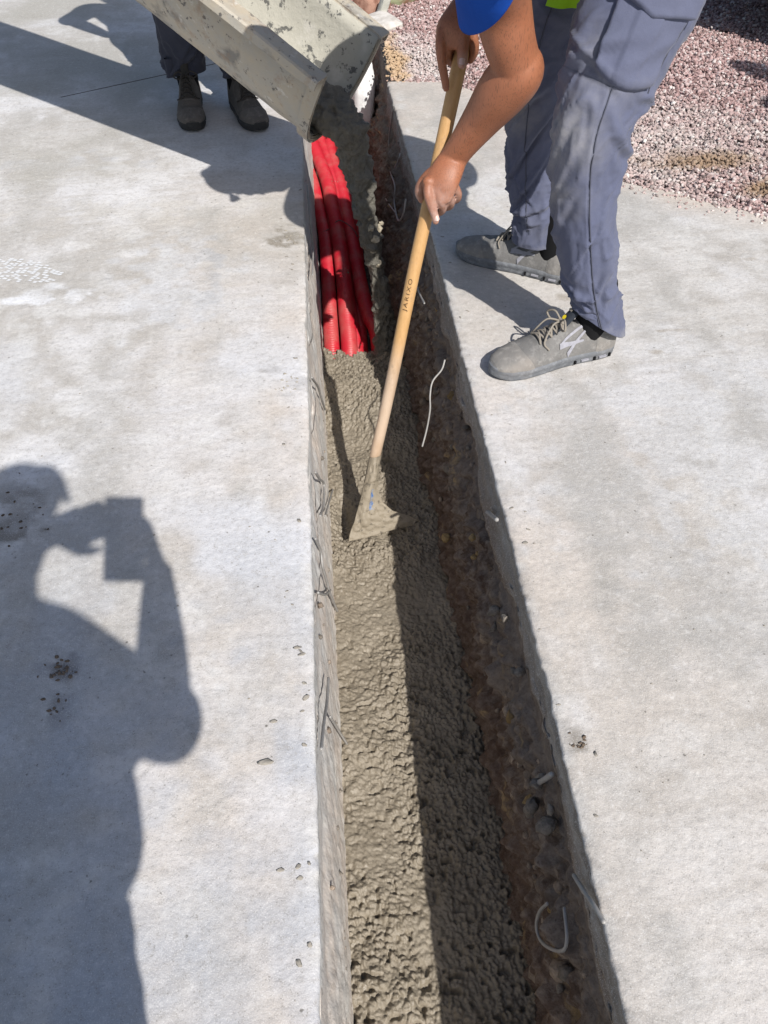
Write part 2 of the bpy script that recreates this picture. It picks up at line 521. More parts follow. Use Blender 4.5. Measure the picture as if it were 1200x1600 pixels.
pj = [JC + ju * (0.405 * a_) + jv * (0.0035 * b_) for a_, b_ in ((-1, -1), (1, -1), (1, 1), (-1, 1))]
jo = Parts().add([tuple(q) for q in pj] + [(q.x, q.y, -0.012) for q in pj], np.array([(4, 5, 6, 7), (0, 1, 5, 4), (1, 2, 6, 5), (2, 3, 7, 6), (3, 0, 4, 7)])).build('saw_cut_joint', M_JOINT, left_slab)

# ground: one sheet to the horizon with the trench left open
xs_ = [-900, -0.22, 0.40, 900]; ys_ = [-900, -2.6, 5.3, 900]
gv, gf = [], []
for i in range(3):
    for j in range(3):
        if i == 1 and j == 1: continue
        b0 = len(gv)
        gv += [(xs_[i], ys_[j], -0.03), (xs_[i + 1], ys_[j], -0.03), (xs_[i + 1], ys_[j + 1], -0.03), (xs_[i], ys_[j + 1], -0.03)]
        gf.append((b0, b0 + 1, b0 + 2, b0 + 3))
tag(put('ground', mesh_np('ground', gv, np.array(gf)), None, M_BED), kind='structure')

# earth banks
def earth_material(name, pale):
    k = NT(name, 0.95, 0.15)
    co = k.world()
    a = k.noise(9, 5, 0.65, k.mapping(co, (0.6, 1.0, 0.8) if pale else (1, 0.35, 1.6)))
    b = k.noise(45, 5, 0.7, k.mapping(co, (0.6, 1.4, 0.6)) if pale else co)
    if pale:
        c = k.mix(k.ramp(a, [(0.38, 0.0), (0.62, 1.0)]), (0.60, 0.585, 0.555), (0.585, 0.515, 0.45))
        c = k.mix(k.ramp(b, [(0.42, 0.0), (0.70, 0.4)]), c, (0.66, 0.645, 0.61))
        y = k.sep(co)[1]      # farther on the bare dark soil and torn membrane show
        c = k.mix(k.ramp(k.math('ADD', y, k.math('MULTIPLY', a, 0.6)), [(0.0, 0.0), (1.0, 0.0)]), c, (0.1, 0.08, 0.07))
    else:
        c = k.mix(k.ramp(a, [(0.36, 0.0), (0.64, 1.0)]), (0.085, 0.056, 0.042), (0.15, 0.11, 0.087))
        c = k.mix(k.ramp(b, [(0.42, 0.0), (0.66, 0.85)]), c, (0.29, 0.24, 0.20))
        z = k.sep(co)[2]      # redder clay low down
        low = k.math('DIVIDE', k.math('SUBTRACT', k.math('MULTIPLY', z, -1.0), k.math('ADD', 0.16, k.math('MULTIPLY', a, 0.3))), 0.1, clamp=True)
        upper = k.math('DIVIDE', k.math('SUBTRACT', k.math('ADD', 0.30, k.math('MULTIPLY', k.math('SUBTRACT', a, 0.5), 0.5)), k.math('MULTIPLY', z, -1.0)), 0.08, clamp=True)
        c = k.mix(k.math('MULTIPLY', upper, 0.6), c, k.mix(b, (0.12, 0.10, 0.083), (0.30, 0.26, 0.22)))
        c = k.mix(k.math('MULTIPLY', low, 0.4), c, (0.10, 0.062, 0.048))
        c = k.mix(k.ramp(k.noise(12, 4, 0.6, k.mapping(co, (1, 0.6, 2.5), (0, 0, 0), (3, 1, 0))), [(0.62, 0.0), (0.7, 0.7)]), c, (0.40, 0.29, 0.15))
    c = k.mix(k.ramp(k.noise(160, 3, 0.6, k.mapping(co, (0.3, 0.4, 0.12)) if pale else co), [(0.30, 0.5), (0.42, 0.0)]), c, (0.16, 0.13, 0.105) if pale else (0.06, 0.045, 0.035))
    k.color(c)
    k.bump(b, 0.45 if pale else 0.6, 0.006 if pale else 0.01)
    if not pale: k.bump(k.noise(190, 4, 0.65, co), 0.6, 0.004)
    return k.m
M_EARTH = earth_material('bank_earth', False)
M_PALE = earth_material('bank_pale_earth', True)

yb = np.unique(np.concatenate([np.linspace(-2.6, -0.3, 24), np.arange(-0.3, 2.9, 0.0055), np.arange(2.9, 5.3, 0.012)]))
sb = np.linspace(0, 0.80, 130)
def bank(name, side, mat):
    Y, S = np.meshgrid(yb, sb, indexing='ij')
    y, s = Y.ravel(), S.ravel()
    P = np.stack([y, s, y * 0 + side * 7], 1)
    if side > 0:
        top = TR_R - np.interp(y, [2.0, 3.4], [0, 0.03])
        bot = np.interp(y, [0.0, 0.7, 1.25, 1.76, 2.6, 5], [0.31, 0.305, 0.276, 0.252, 0.245, 0.25])
        prof = np.interp(s / 0.52, [0, 0.22, 0.45, 0.7, 1, 1.6], [0.012, 0.004, -0.25, -0.62, -1.0, -1.05])
        x = top + np.where(prof > 0, prof, prof * (top - bot))
        amp = np.interp(s, [0, 0.1, 0.14, 0.3, 0.55], [0.0, 0.004, 0.018, 0.022, 0.014])
    else:
        top = np.full_like(y, TR_L)
        bot = -0.034 + 0 * y
        prof = np.interp(s / 0.52, [0, 0.22, 0.5, 1, 1.6], [-0.10, 0.05, 0.45, 1.0, 1.1])
        x = top + prof * (bot - top)
        amp = np.interp(s, [0, 0.1, 0.14, 0.3, 0.55], [0.0, 0.0015, 0.004, 0.004, 0.004])
    sz = 1.0 if side > 0 else 0.45        # the left side is smeared smooth from top to bottom
    lumps = fbm(P * (16, 22 * sz, 1), 71, 4) * 0.75 + 0.6 * fbm(P * (48, 60 * sz, 1), 73, 3)
    bl = blobs(np.stack([y, s * 1.1 * sz], 1), 0.030, 81) * 0.85 + blobs(np.stack([y, s * sz], 1), 0.013, 85) * 0.7
    strat = (0.5 if side > 0 else 0.15) * fbm(P * (3.5, 34, 1), 77, 3)
    if side < 0: lumps = lumps * 0.45
    d = amp * (lumps + strat) + np.where(s > 0.1, bl * (0.85 if side > 0 else 0.35), 0) * np.clip(amp / 0.012, 0, 1)
    # undercut hollow right under the slab
    hollow = np.exp(-((s - 0.135) / 0.035) ** 2) * (0.5 + 0.5 * vnoise(np.stack([y * 7, y * 0, y * 0], 1), 91))
    d = d - hollow * (0.022 if side > 0 else 0.008)
    x = x - side * d
    z = -0.034 - s
    v = np.stack([x, y, z], 1)
    # a shoulder that runs under the slab or gravel
    nS = len(sb)
    v = v.reshape(len(yb), nS, 3)
    sh = np.stack([np.full(len(yb), side * 0.16 + (TR_R if side > 0 else TR_L)), yb, np.full(len(yb), -0.034)], 1)[:, None]
    v = np.concatenate([sh, v], 1)
    f = grid_faces(len(yb), nS + 1)
    if side < 0: f = f[:, ::-1]
    o = put(name, mesh_np(name, v.reshape(-1, 3), f), None, mat, True)
    return tag(o, kind='structure')
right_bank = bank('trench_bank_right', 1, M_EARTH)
left_bank = bank('trench_bank_left', -1, M_PALE)
tag(right_bank, 'dark brown earth side of the trench under the right slab')
tag(left_bank, 'pale cement smeared earth side of the trench under the left slab')
fl = Parts().box((0.13, 1.35, -0.80), (0.75, 8.2, 0.1)).box((0.13, 5.42, -0.4), (0.8, 0.3, 0.74)).box((0.13, -2.72, -0.4), (0.8, 0.3, 0.74))
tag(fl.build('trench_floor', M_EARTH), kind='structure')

# ------------------------------------------------------------------ stones stuck in the banks (each its own part)
def stone_mesh(seed, sub=2):
    rng = np.random.RandomState(seed)
    n = 9
    th = np.linspace(0, np.pi, 6)
    v = [(0, 0, 1)]
    for t in th[1:-1]:
        for q in range(7):
            a = 2 * np.pi * q / 7 + t
            v.append((math.sin(t) * math.cos(a), math.sin(t) * math.sin(a), math.cos(t)))
    v.append((0, 0, -1))
    v = np.array(v)
    v *= (1 + 0.28 * rng.uniform(-1, 1, len(v)))[:, None]
    v *= np.array([1.0, rng.uniform(0.65, 0.95), rng.uniform(0.5, 0.8)])
    f3, f4 = [], []
    for q in range(7):
        f3.append((0, 1 + q, 1 + (q + 1) % 7))
        l = len(v) - 1
        f3.append((l, l - 7 + (q + 1) % 7, l - 7 + q))
        for r_ in range(3):
            a = 1 + r_ * 7
            f4.append((a + q, a + 7 + q, a + 7 + (q + 1) % 7, a + (q + 1) % 7))
    me = mesh_np('stone', v, [np.array(f3), np.array(f4)])
    me.polygons.foreach_set('use_smooth', [True] * len(me.polygons))
    return me
STONES = [stone_mesh(s) for s in range(8)]
def stone_mat(name, c):
    k = NT(name, 0.9, 0.2)
    n = k.t.nodes.new('ShaderNodeObjectInfo')
    cc = k.mix(n.outputs['Random'], tuple(v * 0.7 for v in c), tuple(v * 1.25 for v in c))
    cc = k.mix(k.ramp(k.noise(2.2, 5, 0.6), [(0.4, 0.0), (0.65, 0.8)]), cc, tuple(v * 0.55 for v in c))
    k.color(cc); k.bump(k.noise(6, 5, 0.6), 0.5, 0.1)
    return k.m
M_STONE = [stone_mat('bank_stone', (0.40, 0.325, 0.26)), stone_mat('grey_stone', (0.30, 0.265, 0.225)), stone_mat('ochre_stone', (0.42, 0.30, 0.15))]
for me in STONES: me.materials.append(M_STONE[0])
STONES2 = [m.copy() for m in STONES[:4]]
for i, me in enumerate(STONES2): me.materials.clear(); me.materials.append(M_STONE[1 + (i == 3)])
rng = np.random.RandomState(4)
def place_stone(me, parent, loc, r):
    o = bpy.data.objects.new('stone', me)
    COL.objects.link(o)
    o.parent = parent
    o.location = loc
    o.scale = (r, r, r)
    o.rotation_euler = tuple(rng.uniform(0, 6.28, 3))
    return o
for i in range(270):
    y = rng.uniform(0.12, 2.5); s = 0.12 + abs(rng.normal(0, 0.12))
    if s > 0.5: s = rng.uniform(0.12, 0.5)
    bot = float(np.interp(y, [0.0, 0.7, 1.25, 1.76, 2.6, 5], [0.31, 0.305, 0.276, 0.252, 0.245, 0.25]))
    x = TR_R + float(np.interp(s / 0.52, [0, 0.22, 0.45, 0.7, 1], [0.012, 0.004, -0.25, -0.62, -1])) * (TR_R - bot) - 0.004
    if s < 0.2: x += 0.012
    r = rng.choice([0.007, 0.009, 0.012, 0.016, 0.02], p=[0.3, 0.3, 0.22, 0.12, 0.06])
    me = STONES[rng.randint(8)] if rng.rand() < 0.7 else STONES2[rng.randint(4)]
    place_stone(me, right_bank, (x, y, -0.034 - s), r)
for p, r, j in [((0.3120, 0.4569, -0.1613), 0.019, 0), ((0.3180, 0.5374, -0.1560), 0.014, 1), ((0.3050, 0.5220, -0.1443), 0.014, 0), ((0.3000, 0.8959, -0.1621), 0.016, 1), ((0.3000, 0.8215, -0.0772), 0.013, 1), ((0.3100, 0.7176, -0.1040), 0.014, 0),
                ((0.3100, 0.7455, -0.1463), 0.010, 1), ((0.2700, 1.3044, -0.4035), 0.016, 3), ((0.2900, 1.1101, -0.1777), 0.010, 3), ((0.2900, 1.0766, -0.2056), 0.008, 3), ((0.3000, 0.5045, -0.1975), 0.016, 0), ((0.3120, 0.4659, -0.1150), 0.013, 2)]:
    place_stone(STONES2[j], right_bank, p, r)
for i in range(26):
    y = rng.uniform(0.15, 2.0); s = rng.uniform(0.10, 0.48)
    x = TR_L + (0.03 * s / 0.52)
    place_stone(STONES[rng.randint(8)] if rng.rand() < 0.5 else STONES2[rng.randint(3)], left_bank, (x, y, -0.034 - s), rng.choice([0.004, 0.006, 0.008]))

# ------------------------------------------------------------------ fresh concrete in the trench
k = NT('fresh_concrete', 0.62, 0.45)
co = k.world()
c = k.mix(k.ramp(k.noise(10, 5, 0.6, co), [(0.3, 0.0), (0.7, 1.0)]), (0.200, 0.170, 0.127), (0.262, 0.228, 0.177))
c = k.mix(k.ramp(k.noise(120, 4, 0.7, co), [(0.35, 0.6), (0.55, 0.0)]), c, (0.15, 0.125, 0.09))
c = k.mix(k.ramp(k.noise(260, 3, 0.6, co), [(0.58, 0.0), (0.72, 0.5)]), c, (0.36, 0.315, 0.245))
k.color(c)
k.rough(k.ramp(k.noise(30, 4, 0.6, co), [(0.3, 0.36), (0.7, 0.75)]))
k.bump(k.noise(220, 4, 0.65, co), 0.4, 0.003)
M_WET = k.m

def fill_height(x, y):
    P = np.stack([x, y, x * 0], 1)
    W = P + 0.002 * np.stack([fbm(P * 55, 5, 2), fbm(P * 55, 6, 2), x * 0], 1)
    base = np.interp(y, [-3, 1.2, 1.75, 1.98, 2.14, 2.26, 2.42, 2.5], [-0.525, -0.522, -0.512, -0.488, -0.484, -0.515, -0.61, -0.70])
    # the toe of the pour is uneven, higher on the left
    base = base + 0.012 * fbm(P * 6, 9, 3) * np.interp(y, [1.6, 2.1], [0.6, 2.6])
    h = 0.007 * fbm(P * 14, 1, 3)
    rid = 1 - np.abs(fbm(W * (95, 72, 1), 21, 3))
    h = h + 0.0010 * np.maximum(rid - 0.55, 0) / 0.45
    h = h + 0.55 * blobs(W[:, :2], 0.018, 31, 0.25, 0.62) + 0.95 * blobs(W[:, :2], 0.0105, 37, 0.25, 0.62) + 0.7 * blobs(P[:, :2], 0.0062, 39, 0.3, 0.7)
    calm = np.clip(0.82 + 0.6 * fbm(P * (7, 5, 1), 57, 3), 0.42, 1.25)      # smoothed patches between crumbly ones
    h = h * calm
    pit = np.maximum(0, vnoise(W * 85, 45) - 0.42)
    h = h - 0.022 * pit * calm
    # the hoe has just pulled the concrete: a pushed up rim in front of the blade, a hollow behind it
    h = h + 0.004 * np.exp(-(((x - 0.10) / 0.10) ** 2 + ((y - 1.36) / 0.05) ** 2))
    h = h - 0.035 * np.exp(-(((x - 0.005) / 0.022) ** 2 + ((y - 1.49) / 0.07) ** 2)) - 0.012 * np.exp(-(((x - 0.10) / 0.10) ** 2 + ((y - 1.44) / 0.05) ** 2))
    return base + h
yf = np.unique(np.concatenate([np.linspace(-2.6, 0.1, 60), np.arange(0.1, 2.45, 0.0019)]))
xf = np.linspace(-0.085, 0.345, 226)
Y, X = np.meshgrid(yf, xf, indexing='ij')
Z = fill_height(X.ravel(), Y.ravel())
v = np.stack([X.ravel(), Y.ravel(), Z], 1)
fillo = put('fresh_concrete_fill', mesh_np('fresh_concrete_fill', v, grid_faces(len(yf), len(xf))[:, ::-1]), None, M_WET, True)
tag(fillo, 'lumpy wet brown-grey concrete poured along the bottom of the trench', kind='structure')

# ------------------------------------------------------------------ gravel bed of crushed pink stone
def gravel(n, seed):
    rng = np.random.RandomState(seed)
    ph = (1 + 5 ** 0.5) / 2
    iv = np.array([(-1, ph, 0), (1, ph, 0), (-1, -ph, 0), (1, -ph, 0), (0, -1, ph), (0, 1, ph), (0, -1, -ph), (0, 1, -ph), (ph, 0, -1), (ph, 0, 1), (-ph, 0, -1), (-ph, 0, 1)]) / 1.9
    fi = np.array([(0, 11, 5), (0, 5, 1), (0, 1, 7), (0, 7, 10), (0, 10, 11), (1, 5, 9), (5, 11, 4), (11, 10, 2), (10, 7, 6), (7, 1, 8), (3, 9, 4), (3, 4, 2), (3, 2, 6), (3, 6, 8), (3, 8, 9), (4, 9, 5), (2, 4, 11), (6, 2, 10), (8, 6, 7), (9, 8, 1)])
    x = rng.uniform(0.26, 2.9, n); y = rng.uniform(1.7, 5.0, n)
    xb = np.interp(y, [1.2, 1.6, 1.92, 2.15, 2.45, 2.8, 3.25, 3.40, 3.43, 9], [9, 4.0, 2.1, 1.4, 1.0, 0.86, 0.70, 0.56, 0.30, 0.30])
    over = x - xb                                        # metres beyond the slab's edge
    keep = (over > 0.02) | (rng.rand(n) < np.clip(0.75 + over * 4.0, 0, 1) ** 2 * 0.5)
    keep &= (over > -0.25) & (x - y * 0.42 < 1.5) & (x > np.interp(y, [3.3, 3.5, 4.2, 5.6], [0.30, 0.29, 0.34, 0.60]) + 0.012 * rng.randn(n))
    x, y, over = x[keep], y[keep], over[keep]
    n = len(x)
    r = rng.gamma(6, 0.00068, n) + 0.0016
    r = np.where(over < 0.0, r * 0.7, r)
    z = np.where(over > 0.03, -0.022 + 0.004 * vnoise(np.stack([x * 5, y * 5, x * 0], 1), 3) + np.abs(rng.normal(0, 0.006, n)), 0.3 * r)
    V = iv[None] * (1 + 0.28 * rng.uniform(-1, 1, (n, 12)))[..., None] * (r[:, None] * np.stack([rng.uniform(0.75, 1.35, n), rng.uniform(0.75, 1.2, n), rng.uniform(0.55, 0.95, n)], 1))[:, None]
    a = rng.uniform(0, 6.28, n); b = rng.normal(0, 0.5, n)
    ca, sa, cb, sb_ = np.cos(a), np.sin(a), np.cos(b), np.sin(b)
    Rz = np.zeros((n, 3, 3)); Rz[:, 0, 0] = ca; Rz[:, 0, 1] = -sa; Rz[:, 1, 0] = sa; Rz[:, 1, 1] = ca; Rz[:, 2, 2] = 1
    Rx = np.zeros((n, 3, 3)); Rx[:, 0, 0] = 1; Rx[:, 1, 1] = cb; Rx[:, 1, 2] = -sb_; Rx[:, 2, 1] = sb_; Rx[:, 2, 2] = cb
    V = np.einsum('nij,nvj->nvi', Rz @ Rx, V) + np.stack([x, y, z], 1)[:, None]
    F = (fi[None] + (np.arange(n) * 12)[:, None, None]).reshape(-1, 3)
    me = mesh_np('gravel', V.reshape(-1, 3), F)
    at = me.attributes.new('tint', 'FLOAT', 'POINT')
    at.data.foreach_set('value', np.repeat(rng.rand(n), 12).astype(np.float32))
    return me
k = NT('crushed_pink_stone', 0.9, 0.25)
t = k.attr('tint')['Fac']
c = k.ramp(t, [(0.0, (0.12, 0.085, 0.08)), (0.25, (0.31, 0.20, 0.19)), (0.6, (0.43, 0.295, 0.28)), (0.85, (0.47, 0.375, 0.36)), (1.0, (0.62, 0.58, 0.55))])
co = k.world()
w = k.math('MULTIPLY', k.math('SUBTRACT', k.noise(5, 4, 0.6, co), 0.5), 2.0)
# cement dust greys the stones near the slab; rusty mud stains
sd = k.mix(k.math('MULTIPLY', k.spot((1.0, 2.75), (0.95, 0.62), 0.7, w, co), 0.5), c, (0.52, 0.485, 0.455))
sd = k.mix(k.math('MULTIPLY', k.spot((0.42, 3.75), (0.28, 0.4), 0.5, w, co), 0.5), sd, (0.55, 0.52, 0.49))
for at_, r_ in [((1.33, 2.62), (0.24, 0.11)), ((1.02, 2.72), (0.08, 0.08)), ((1.48, 2.40), (0.18, 0.08))]:
    sd = k.mix(k.math('MULTIPLY', k.spot(at_, r_, 0.7, w, co), 0.75), sd, (0.235, 0.15, 0.075))
sd = k.mix(k.math('MULTIPLY', k.spot((0.33, 3.72), (0.09, 0.42), 0.5, w, co), 0.8), sd, (0.46, 0.315, 0.17))
k.color(sd)
M_GRAVEL = k.m
gravel_o = put('gravel', gravel(150000, 5), None, M_GRAVEL, False)
tag(gravel_o, 'bed of crushed pink and white gravel beyond the right slab', 'gravel', kind='stuff')

# ------------------------------------------------------------------ red corrugated conduits
def red_plastic():
    k = NT('red_conduit_plastic', 0.42, 0.5)
    co = k.world()
    c = k.mix(k.noise(30, 4, 0.6, co), (0.40, 0.008, 0.020), (0.52, 0.016, 0.032))
    c = k.mix(k.ramp(k.noise(9, 5, 0.65, co), [(0.48, 0.0), (0.75, 0.6)]), c, (0.40, 0.16, 0.13))
    c = k.mix(k.ramp(k.noise(55, 4, 0.7, co), [(0.66, 0.0), (0.72, 0.7)]), c, (0.36, 0.30, 0.24))
    k.color(c)
    k.rough(k.ramp(k.noise(20, 3, 0.6, co), [(0.3, 0.35), (0.7, 0.6)]))
    return k.m
M_RED = red_plastic()
def conduit(pts, r, label):
    path = smooth_path(pts, 120)
    seg_l = np.concatenate([[0], np.cumsum(np.linalg.norm(np.diff(path, axis=0), axis=1))])
    L = seg_l[-1]
    n = int(L / 0.0022)
    u = np.linspace(0, L, n)
    P = np.stack([np.interp(u, seg_l, path[:, j]) for j in range(3)], 1)
    ph = (u / 0.0088) % 1.0
    wave = np.clip(np.sin(ph * 2 * np.pi) * 1.6, -1, 1)
    rad = r + 0.0021 * wave
    o = Parts().tube(P, rad, 20, cap=False).build('corrugated_conduit', M_RED, None, True)
    return tag(o, label, 'conduit', 'red conduits in the trench')
conduit([(-0.0749, 3.9350, -0.4430), (-0.0632, 3.6790, -0.4489), (-0.0426, 3.4987, -0.4531), (-0.0174, 3.2323, -0.4593), (-0.0017, 3.0311, -0.4718), (-0.0012, 2.7392, -0.4923), (-0.0026, 2.5093, -0.5171), (-0.0024, 2.3442, -0.5445), (-0.002, 1.95, -0.625), (0.0, 1.6, -0.69)], 0.027, 'leftmost red corrugated conduit, lying against the pale trench side')
cB = [(-0.09, 4.6, -0.41), (-0.0697, 4.0825, -0.4396), (-0.0357, 3.8398, -0.4452), (0.0188, 3.4940, -0.4532), (0.0355, 3.2283, -0.4593), (0.0493, 3.0275, -0.4721), (0.0595, 2.7348, -0.4926), (0.0603, 2.5052, -0.5177), (0.0618, 2.3560, -0.5425), (0.05, 1.95, -0.625), (0.05, 1.6, -0.69)]
conduit([(x, y, z + 0.028) if y > 2.6 else (x, y, z + 0.01) for x, y, z in cB], 0.029, 'uppermost red corrugated conduit, widest in view, running mid trench')
conduit([(-0.02, 4.9, -0.41), (-0.008, 4.4, -0.41), (-0.0030, 4.0248, -0.4410), (0.0301, 3.7521, -0.4473), (0.0493, 3.5227, -0.4526), (0.0590, 3.2545, -0.4587), (0.065, 2.8, -0.50), (0.09, 2.3, -0.57), (0.10, 1.7, -0.69)], 0.027, 'red conduit that dips under the uppermost one near the chute lip')
conduit([(0.04, 4.9, -0.42), (0.0421, 3.9261, -0.4432), (0.0774, 3.4895, -0.4533), (0.0940, 3.2238, -0.4595), (0.1083, 3.0233, -0.4724), (0.1228, 2.7302, -0.4929), (0.1463, 2.5168, -0.5158), (0.1703, 2.4142, -0.5328), (0.17, 2.05, -0.62), (0.17, 1.6, -0.70)], 0.028, 'red conduit curving right towards the dark earth side')
conduit([(0.10, 4.9, -0.47), (0.10, 4.2, -0.48), (0.115, 3.5, -0.505), (0.125, 3.0, -0.525), (0.11, 2.6, -0.55), (0.10, 2.2, -0.60), (0.10, 1.7, -0.70)], 0.027, 'lowest red conduit, shaded and half hidden below its neighbours')
conduit([(0.20, 2.6, -0.62), (0.205, 2.25, -0.575), (0.2086, 2.0731, -0.5200), (0.2162, 1.9915, -0.5150), (0.215, 1.80, -0.545), (0.215, 1.6, -0.62)], 0.026, 'short stretch of red conduit showing beside the shovel handle')
k = NT('tie_wire', 0.5, 0.5); k.color((0.10, 0.05, 0.045)); M_TIE = k.m
tie = [(-0.0257, 3.0376, -0.4714), (-0.0118, 3.0509, -0.4704), (0.0182, 3.0584, -0.4699), (0.0563, 3.0653, -0.4694), (0.0964, 3.0528, -0.4703), (0.1247, 3.0269, -0.4721), (0.1337, 2.9978, -0.4742)]
tie = [(x, y, z + dz) for (x, y, z), dz in zip(tie, (0.0, 0.022, 0.034, 0.064, 0.050, 0.030, 0.0))]
tag(Parts().tube(smooth_path(tie, 40), 0.0022, 6).build('binding_strap', M_TIE, None, True), 'thin dark strap tied across the red conduits', 'strap')

# ------------------------------------------------------------------ concrete chute
CH_C = Vector((0.105, 2.282, 0.45))
CH_A = Vector((0.766, -0.432, -0.475)).normalized()           # downstream
CH_W = Vector((0.484, 0.875, 0.0)); CH_W = (CH_W - CH_A * CH_W.dot(CH_A)).normalized()
CH_N = CH_W.cross(CH_A) * -1
if CH_N.z < 0: CH_N = -CH_N
HALF, DEEP = 0.160, 0.245
def ch(t, w, n):
    """point in the chute's own frame: t metres upstream of the lip, w across, n above the rim line"""
    p = CH_C - CH_A * t + CH_W * w + CH_N * n
    return (p.x, p.y, p.z)
def u_prof(off, m=26):
    a = np.linspace(0, np.pi, m)
    c, s = np.cos(a), np.sin(a)
    return [(-(HALF + off) * np.sign(x) * abs(x) ** 0.85, -(DEEP + off) * y ** 0.9) for x, y in zip(c, s)]
k = NT('chute_paint', 0.55, 0.4)
co = k.world()
base = k.mix(k.noise(5, 4, 0.6, co), (0.36, 0.305, 0.225), (0.47, 0.415, 0.32))
st = k.noise(14, 5, 0.65, k.mapping(co, (1, 1, 1)))
base = k.mix(k.ramp(st, [(0.38, 0.0), (0.62, 0.8)]), base, (0.36, 0.345, 0.305))
base = k.mix(k.ramp(k.noise(26, 5, 0.7, co), [(0.60, 0.0), (0.68, 0.8)]), base, (0.56, 0.54, 0.49))
base = k.mix(k.ramp(k.noise(38, 4, 0.7, k.mapping(co, (1, 1, 1), (0, 0, 0), (5, 3, 1))), [(0.60, 0.0), (0.65, 0.9)]), base, (0.085, 0.08, 0.075))
base = k.mix(k.ramp(k.noise(7, 5, 0.65, k.mapping(co, (1, 1, 1), (0, 0, 0), (2, 7, 1))), [(0.57, 0.0), (0.66, 0.75)]), base, (0.14, 0.135, 0.125))
base = k.mix(k.ramp(k.noise(17, 5, 0.7, k.mapping(co, (1, 1, 1), (0, 0, 0), (9, 7, 1))), [(0.56, 0.0), (0.72, 0.6)]), base, (0.27, 0.165, 0.09))
k.color(base); k.bump(k.noise(34, 5, 0.65, co), 0.4, 0.006)
M_CHUTE = k.m
k = NT('chute_cement_film', 0.75, 0.3)
co = k.world()
c = k.mix(k.noise(7, 5, 0.6, co), (0.35, 0.335, 0.28), (0.47, 0.455, 0.39))
c = k.mix(k.ramp(k.noise(30, 5, 0.7, co), [(0.57, 0.0), (0.62, 0.9)]), c, (0.085, 0.085, 0.08))
c = k.mix(k.ramp(k.noise(13, 4, 0.6, co), [(0.58, 0.0), (0.7, 0.5)]), c, (0.55, 0.53, 0.48))
k.color(c); k.bump(k.noise(48, 5, 0.65, co), 0.5, 0.006)
M_FILM = k.m
chute = empty('concrete_chute', ch(0, 0, -DEEP), 'cream painted steel concrete chute, splattered and sloping down to the trench', 'chute')
CH_LEN = 2.5
ts = np.linspace(0, CH_LEN, 40)
def shell(name, off_a, off_b, t0, t1, mat, lumps=0.0, taper=0.0):
    t_ = np.linspace(t0, t1, 48)
    A, B = u_prof(off_a), u_prof(off_b)[::-1]
    loop = A + B
    v = []
    for t in t_:
        kx = 1 + taper * t
        for w, n in loop: v.append(ch(t, w * kx, n))
    v = np.array(v)
    m = len(loop)
    f = [grid_faces(len(t_), m, True)]
    half = m // 2
    caps = []
    for base in (0, (len(t_) - 1) * m):
        for q in range(half - 1):
            caps.append((base + q, base + q + 1, base + m - 2 - q, base + m - 1 - q))
    f.append(np.array(caps))
    if lumps:
        v = v + (lumps * fbm(v * 14, 3, 3))[:, None] * np.array(CH_N)
    return Parts().add(v, f).build(name, mat, chute, True)
TAPER = 0.10
shell('trough', 0.005, 0.0, 0.0, CH_LEN, M_CHUTE, 0.0015, TAPER)
shell('trough_lining', -0.001, -0.004, 0.004, CH_LEN, M_FILM, 0.0, TAPER)
shell('lip_band', 0.016, 0.0055, -0.004, 0.032, M_CHUTE)
# outward rim angles
for s in (-1, 1):
    p = Parts()
    prof = [(0.0, 0.004), (0.050, 0.004), (0.056, 0.000), (0.056, -0.022), (0.050, -0.022), (0.050, -0.004), (0.0, -0.004)]
    t_ = np.linspace(-0.003, CH_LEN, 30)
    v = [ch(t, s * (HALF * (1 + TAPER * max(t, 0)) + 0.003 + a), b + 0.002 * math.sin(t * 9 + s)) for t in t_ for a, b in prof]
    m = len(prof)
    p.add(v, [grid_faces(len(t_), m, True), np.array([list(range(m))]), np.array([[(len(t_) - 1) * m + q for q in range(m)]])])
    p.build('rim_angle', M_CHUTE, chute, False)

# the pour: concrete sliding over the lip and falling into the trench
def lumpy_tube(pts, rad, seg, seed, amp):
    P = smooth_path(pts, 330)
    Rr = smooth_path(np.asarray(rad, float), 330)
    v, f = tube_arrays(P, Rr, seg, ref=tuple(CH_W), cap=True)
    nrm = v - np.repeat(np.concatenate([[P[0]] * 3, P, [P[-1]] * 3]), seg, axis=0)
    nrm /= np.linalg.norm(nrm, axis=1)[:, None] + 1e-9
    d = amp * (0.7 * fbm(v * (24, 24, 20), seed, 2) + 0.75 * vnoise(v * 48, seed + 9) + 0.40 * fbm(v * 95, seed + 5, 2))
    return v + nrm * d[:, None], f
k = NT('pouring_concrete', 0.5, 0.5)
co = k.world()
c = k.mix(k.noise(70, 4, 0.65, co), (0.085, 0.08, 0.068), (0.20, 0.185, 0.15))  # darker copy of the fresh concrete; the stream's shade is in the colour
k.color(c); k.bump(k.noise(95, 5, 0.7, co), 1.0, 0.012)
M_POUR = k.m
pour = Parts()
pour.add(*lumpy_tube([ch(0.30, 0.02, -0.225), ch(0.15, 0.025, -0.20), ch(0.03, 0.03, -0.185), ch(-0.05, 0.03, -0.20), (0.0856, 2.3596, 0.2273), (0.1075, 2.3642, 0.1114), (0.1281, 2.3547, -0.0174), (0.1548, 2.3468, -0.1578), (0.1765, 2.3313, -0.3055), (0.1903, 2.3083, -0.4470), (0.1982, 2.2894, -0.5447)],
                     [(0.05, 0.012), (0.075, 0.03), (0.085, 0.045), (0.056, 0.045), (0.048, 0.044), (0.044, 0.044), (0.036, 0.036), (0.030, 0.028), (0.028, 0.028), (0.036, 0.036), (0.05, 0.05)], 120, 11, 0.0125))
pour.build('poured_concrete', M_POUR, None, True)
